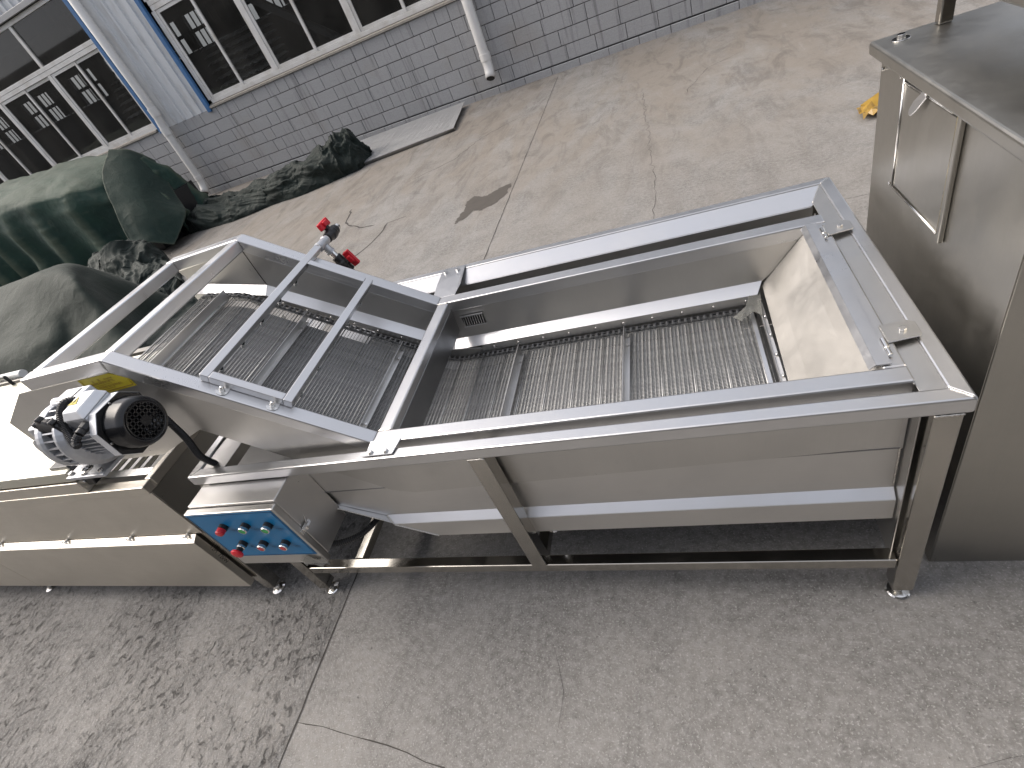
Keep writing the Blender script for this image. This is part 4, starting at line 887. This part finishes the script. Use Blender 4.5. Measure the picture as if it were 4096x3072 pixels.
for y_, z_ in ((hy0 - .022, .905), (hy0 - .022, 1.172), (hy1 + .018, .900), (hy1 + .022, 1.162), (.835, 1.150)): bolt((2.1425, y_, z_), .005, .008, parent=C, d=(-1, 0, 0))
q = MB(); q.prism([(2.133, .560, 1.172), (2.133, .545, 1.160), (2.127, .575, 1.125), (2.124, .590, 1.112), (2.124, .602, 1.112), (2.126, .606, 1.122), (2.130, .598, 1.140)], (-.003, 0, .001)); q.build('latch', M['bright'], hatch, bevel=.001); bolt((2.141, .553, 1.168), .006, .010, parent=hatch, d=(-1, 0, 0))
bolt((2.18, .865, 1.198), .010, .010, parent=tp, washer=.020)

# ------------------------------------------------------------------ covered machines, cloth heaps, plate, scraps
def fr(v, s, seed=0, o=4): return noise.fractal(V((v[0] * s + seed * 3.1, v[1] * s + seed, v[2] * s)), .9, 2.0, o, noise_basis='PERLIN_ORIGINAL')
def drape(name, mat, cx, cy, hx, hy, ztop, skew, label, cat, folds=22, amp=.07, seed=1, flare=.25, hem=.03, nexp=4.0, ang0=0, lift=None):
    nu, nv = 260, 90; vs = []; fs = []
    for j in range(nv + 1):
        v = j / nv
        for i in range(nu):
            a = 2 * math.pi * i / nu; ca, sa = math.cos(a), math.sin(a)
            rr_ = 1 / ((abs(ca) ** nexp + abs(sa) ** nexp) ** (1 / nexp))
            if v < .42:
                t_ = v / .42; rad = t_; zz = 1 - .10 * t_ ** 6
            else:
                t_ = (v - .42) / .58; rad = 1 + .04 * min(1, t_ * 5) + flare * t_ ** 1.8; zz = .90 * max(0.0, 1 - t_) ** .95
            x = cx + hx * rr_ * ca * rad; y = cy + hy * rr_ * sa * rad
            top = ztop(x, y); z = hem + (top - hem) * zz
            side = max(0, (v - .36) / .64)
            u_arc = a * (hx + hy)
            f_ = noise.noise(V((u_arc * .55 + seed, seed, side * .4))) * 1.2
            ph = folds * .40 * (x - y) + f_ * 3.4 + side * 1.2 * noise.noise(V((x * .8, y * .8, seed)))
            fold = 1 - 2 * abs(math.sin(ph / 2)) ** .8
            big = noise.noise(V((u_arc * .30, seed * 2, side * .8))) 
            d_ = max(0.0, side) ** .7 * (amp * fold * (.5 + .8 * side) + .16 * big)
            x += ca * d_; y += sa * d_
            wr = fr((x, y, z), 2.2, seed, 4); wr2 = noise.ridged_multi_fractal(V((x * 1.3, y * 1.3, z * .7 + seed)), 1.0, 2.0, 3, 1.0, 2.0) - 1.0
            x += ca * .035 * wr; y += sa * .035 * wr; z += .035 * wr + .02 * wr2 * (1 - side)
            # sag and peaks on top
            if v < .42: z += .05 * noise.noise(V((x * .9, y * .9, seed))) 
            if lift: z = lift(x, y, z, a, v)
            vs.append(V((x, y, max(.006, z))))
    for j in range(nv):
        for i in range(nu): fs.append((j * nu + i, j * nu + (i + 1) % nu, (j + 1) * nu + (i + 1) % nu, (j + 1) * nu + i))
    q = MB(); q.add(vs, fs); o = q.build(name, M[mat], None, smooth=True, solid=.006); tag(o, label, cat); return o
# large covered machine by the wall
def zt1(x, y):
    z = 1.64 - .05 * max(0, x + 9) - .22 * max(0, x + 7.2) ** 1.5; return max(.6, z - .12 * abs(y - 6.6))
def lift1(x, y, z, a, v):
    if v > .85 and x > -7.3 and y < 6.2: return max(z, .26)
    return z
drape('covered_machine', 'canvas', -10.5, 6.32, 4.0, .86, zt1, 0, 'large machine under a faded green canvas cover standing against the workshop windows', 'covered machine', 25, .21, 3, .06, lift=lift1, nexp=6)
bk = MB(); bk.box(-7.4, -6.25, 5.75, 7.1, .02, .62); bk = bk.build('machine_base', M['black'], None); tag(bk, 'black machine base showing under the lifted hem of the large green cover', 'machine base')
# cloths shaped by a coarse net of points, then smoothed
def cloth(name, mat, rows, label, cat, k=14, wr=.02, seed=1, freq=3.0, group=None):
    R_, C_ = len(rows), len(rows[0])
    def cr(a, b, c, d, t): return .5 * ((2 * b) + (c - a) * t + (2 * a - 5 * b + 4 * c - d) * t * t + (3 * b - a - 3 * c + d) * t ** 3)
    def at(i, j): return V(rows[max(0, min(R_ - 1, i))][max(0, min(C_ - 1, j))])
    vs = []; nu, nv = (C_ - 1) * k, (R_ - 1) * k
    for v in range(nv + 1):
        i = min(v // k, R_ - 2); tv = v / k - i
        for u in range(nu + 1):
            j = min(u // k, C_ - 2); tu_ = u / k - j
            p = cr(*[cr(*[at(i + di, j + dj) for dj in (-1, 0, 1, 2)], tu_) for di in (-1, 0, 1, 2)], tv)
            r = noise.ridged_multi_fractal(p * freq + V((seed, 0, 0)), 1.0, 2.1, 3, 1.0, 2.0) - 1.1
            p = p + V((.3, -.7, .6)) * wr * r; p.z = max(.008, p.z); vs.append(p)
    q = MB(); q.add(vs, [(a * (nu + 1) + b, a * (nu + 1) + b + 1, (a + 1) * (nu + 1) + b + 1, (a + 1) * (nu + 1) + b) for a in range(nv) for b in range(nu)])
    o = q.build(name, M[mat], None, smooth=True, solid=.006); tag(o, label, cat, group); return o
cloth('canvas_flap', 'canvas_g', [[(-6.75, 6.55, 1.50), (-6.60, 6.75, 1.38), (-6.55, 7.0, 1.1)], [(-6.56, 5.95, 1.24), (-6.22, 6.1, .98), (-6.18, 6.55, .55)], [(-6.31, 5.50, .80), (-5.95, 5.6, .60), (-5.80, 6.1, .33)], [(-6.33, 5.36, .38), (-5.94, 5.33, .28), (-5.76, 5.5, .10)]],
      'stiff dark green canvas sheet hanging over the right end of the large covered machine', 'canvas sheet', wr=.015)
cloth('covered_machine', 'canvas3', [
 [(-7.0, 3.7, .0), (-5.6, 3.7, .0), (-4.5, 3.7, .0), (-4.1, 3.6, .0), (-3.9, 3.5, .0), (-3.8, 3.4, .0)],
 [(-6.6, 3.25, .72), (-5.4, 3.25, .75), (-4.45, 3.2, .76), (-4.12, 3.2, .55), (-3.95, 3.15, .30), (-3.88, 3.1, .06)],
 [(-5.828, 2.9, .855), (-5.165, 2.9, .875), (-4.211, 2.9, .905), (-3.997, 2.9, .722), (-3.893, 2.9, .44), (-3.80, 2.9, .12)],
 [(-5.388, 2.5, .75), (-4.814, 2.7, .90), (-3.85, 2.6, .86), (-3.552, 2.5, .63), (-3.475, 2.5, .36), (-3.38, 2.5, .06)],
 [(-4.968, 2.1, .60), (-4.05, 2.25, .60), (-3.805, 2.3, .50), (-3.384, 2.2, .37), (-3.185, 2.2, .26), (-3.05, 2.2, .03)],
 [(-4.809, 1.9, .50), (-4.05, 1.95, .40), (-3.691, 2.0, .26), (-3.20, 1.9, .22), (-2.971, 1.9, .12), (-2.8, 1.9, .01)],
 [(-4.7, 1.75, .0), (-4.1, 1.7, .0), (-3.6, 1.75, .0), (-3.15, 1.7, .0), (-2.9, 1.7, .0), (-2.7, 1.75, .0)]],
 'lower machine under a smooth olive canvas cover behind the cream steel lid', 'covered machine', wr=.03, freq=1.4, seed=5)
def heap(name, mat, path, label, seed, crumple=.09):
    """crumpled cloth: an elongated body along path [(x,y,halfwidth,height)] with ridged folds"""
    nu, nv = 260, 90; vs = []; fs = []; k = len(path)
    for i in range(nu + 1):
        t_ = i / nu * (k - 1); a = min(int(t_), k - 2); f_ = t_ - a; f_ = f_ * f_ * (3 - 2 * f_)
        P = [path[a][q_] * (1 - f_) + path[a + 1][q_] * f_ for q_ in range(4)]
        dx, dy = path[a + 1][0] - path[a][0], path[a + 1][1] - path[a][1]; l_ = math.hypot(dx, dy); nx, ny = -dy / l_, dx / l_
        for j in range(nv + 1):
            an = math.pi * j / nv; x = P[0] + nx * P[2] * math.cos(an); y = P[1] + ny * P[2] * math.cos(an); z = P[3] * max(0.0, math.sin(an)) ** .8
            wpx = noise.noise(V((x * 1.1, y * 1.4, seed))) * 1.1
            r1 = noise.ridged_multi_fractal(V((t_ * .9 + wpx + seed, an * 1.5 - t_ * .55 + wpx, z * .8)), .95, 2.15, 4, 1.0, 2.0) - 1.1
            r2 = noise.noise(V((x * 2 + seed, y * 5, z * 5))); s_ = .35 + .65 * math.sin(an)
            m_ = crumple * (r1 * .9 + .6 * r2) * s_
            x += nx * m_ * math.cos(an) + .03 * r2; y += ny * m_ * math.cos(an) - .03 * r2; z += m_ * (.5 + .5 * math.sin(an))
            vs.append(V((x, y, max(.004, z))))
    for i in range(nu):
        for j in range(nv): q_ = i * (nv + 1) + j; fs.append((q_, q_ + 1, q_ + nv + 2, q_ + nv + 1))
    q = MB(); q.add(vs, fs); o = q.build(name, M[mat], None, smooth=True); tag(o, label, 'tarpaulin', 'crumpled green tarpaulins on the ground'); return o
heap('crumpled_tarpaulin', 'canvas2', [(-6.5, 6.9, .12, .12), (-6.0, 6.75, .55, .26), (-5.2, 6.6, .50, .25), (-4.5, 6.75, .45, .28), (-3.9, 6.8, .50, .36), (-3.45, 6.9, .50, .42), (-3.2, 6.98, .46, .54), (-2.98, 7.05, .38, .50), (-2.80, 7.12, .10, .15)], 'long crumpled dark green tarpaulin lying along the foot of the block wall', 4, .11)
heap('crumpled_tarpaulin', 'canvas2', [(-6.9, 5.0, .15, .12), (-6.3, 4.9, .42, .50), (-5.8, 4.7, .45, .55), (-5.4, 4.4, .40, .30), (-4.9, 4.0, .40, .22), (-4.5, 3.7, .35, .16), (-4.2, 3.5, .12, .06)], 'bundled dark green tarpaulin between the two covered machines', 11, .09)
heap('crumpled_tarpaulin', 'canvas2', [(-3.0, 1.9, .1, .05), (-3.2, 2.4, .35, .16), (-3.5, 2.9, .40, .20), (-3.9, 3.3, .35, .12), (-4.1, 3.5, .1, .04)], 'flat dark tarpaulin edge trailing on the concrete below the olive cover', 17, .05)
# checker plate sheets
cp = thing('checker_plate', 'grey checker plate sheet lying at the foot of the block wall beside the tarpaulin', 'steel plate', (-2.5, 7.6, 0))
q = MB(); q.prism([(-1.50, 8.42, .075), (-1.33, 7.02, .045), (-3.35, 6.72, .045), (-3.75, 8.30, .075)], (0, 0, .006)); q.build('plate', M['checker'], cp)
q = MB(); q.prism([(-1.55, 7.0, .005), (-1.33, 7.05, .005), (-1.33, 7.02, .044), (-3.35, 6.70, .044), (-3.35, 6.72, .005)], (0, .04, 0)); q.build('edge_angle', M['dsteel'], cp)
dm = MB(); dm.add([(-.022, 0, 0), (0, -.009, 0), (.022, 0, 0), (0, .009, 0), (0, 0, .003)], [(0, 1, 4), (1, 2, 4), (2, 3, 4), (3, 0, 4)]); st_ = MB()
for i in range(40):
    for j in range(26):
        x = -3.6 + i * .056; y = 6.80 + j * .056
        lo_ = 6.76 + (x + 3.35) * .13; 
        if y < lo_ or y > 8.36 or x > -1.36 - (y - 7.02) * .12 or x < -3.32 - (y - 6.72) * .25: continue
        z = .0515 + (y - 6.8) * .0197 + .001; a = .78 if (i + j) % 2 else -.78; ca, sa = math.cos(a), math.sin(a)
        st_.add([(x + v_.x * ca - v_.y * sa, y + v_.x * sa + v_.y * ca, z + v_.z) for v_ in dm.v], dm.f)
st_.build('raised_tread', M['checker'], cp, kind='stuff')
# yellow scraps by the cabinet
q = MB(); q.add([(2.92, 3.66, .012), (3.06, 3.78, .02), (3.25, 3.74, .012), (3.22, 3.52, .012), (3.0, 3.55, .012)], [(0, 1, 2, 3, 4)]); o = q.build('yellow_board', M['yellowp'], None, solid=.01); tag(o, 'flat piece of yellow board on the concrete behind the tall cabinet', 'board')
q = MB(); vs = []; rnd = random.Random(9)
for j in range(6):
    for i in range(12): vs.append(V((2.86 + i * .03, 3.37 + j * .035 + .02 * math.sin(i), .02 + .05 * abs(math.sin(i * 1.7 + j * 1.1)) * rnd.uniform(.4, 1))))
q.add(vs, [(j * 12 + i, j * 12 + i + 1, j * 12 + 13 + i, j * 12 + 12 + i) for j in range(5) for i in range(11)]); o = q.build('yellow_plastic_wrap', M['yellowp'], None, smooth=False); tag(o, 'crumpled strip of yellow plastic wrap on the concrete behind the tall cabinet', 'plastic wrap')
# loose grit on the weathered slab
gm = MB(); rnd = random.Random(12)
for i in range(420):
    if rnd.random() < .7: x, y = rnd.gauss(-.45, .35), rnd.gauss(-.22, .16)
    else: x, y = rnd.uniform(-1.2, 2.4), rnd.uniform(-.8, .0)
    r_ = rnd.uniform(.0012, .0045); c_ = V((x, y, r_ * .3)); p_ = [V((rnd.uniform(.6, 1.2) * a, rnd.uniform(.6, 1.2) * b, rnd.uniform(.4, .8) * c2)) * r_ + c_ for a, b, c2 in ((1, 0, 0), (0, 1, 0), (-1, 0, 0), (0, -1, 0), (0, 0, 1), (0, 0, -.4))]
    gm.add(p_, [(0, 1, 4), (1, 2, 4), (2, 3, 4), (3, 0, 4), (1, 0, 5), (2, 1, 5), (3, 2, 5), (0, 3, 5)])
gm.build('loose_grit', plain('grit', (.22, .21, .20), .9, 0, .5, 90), None, kind='stuff')
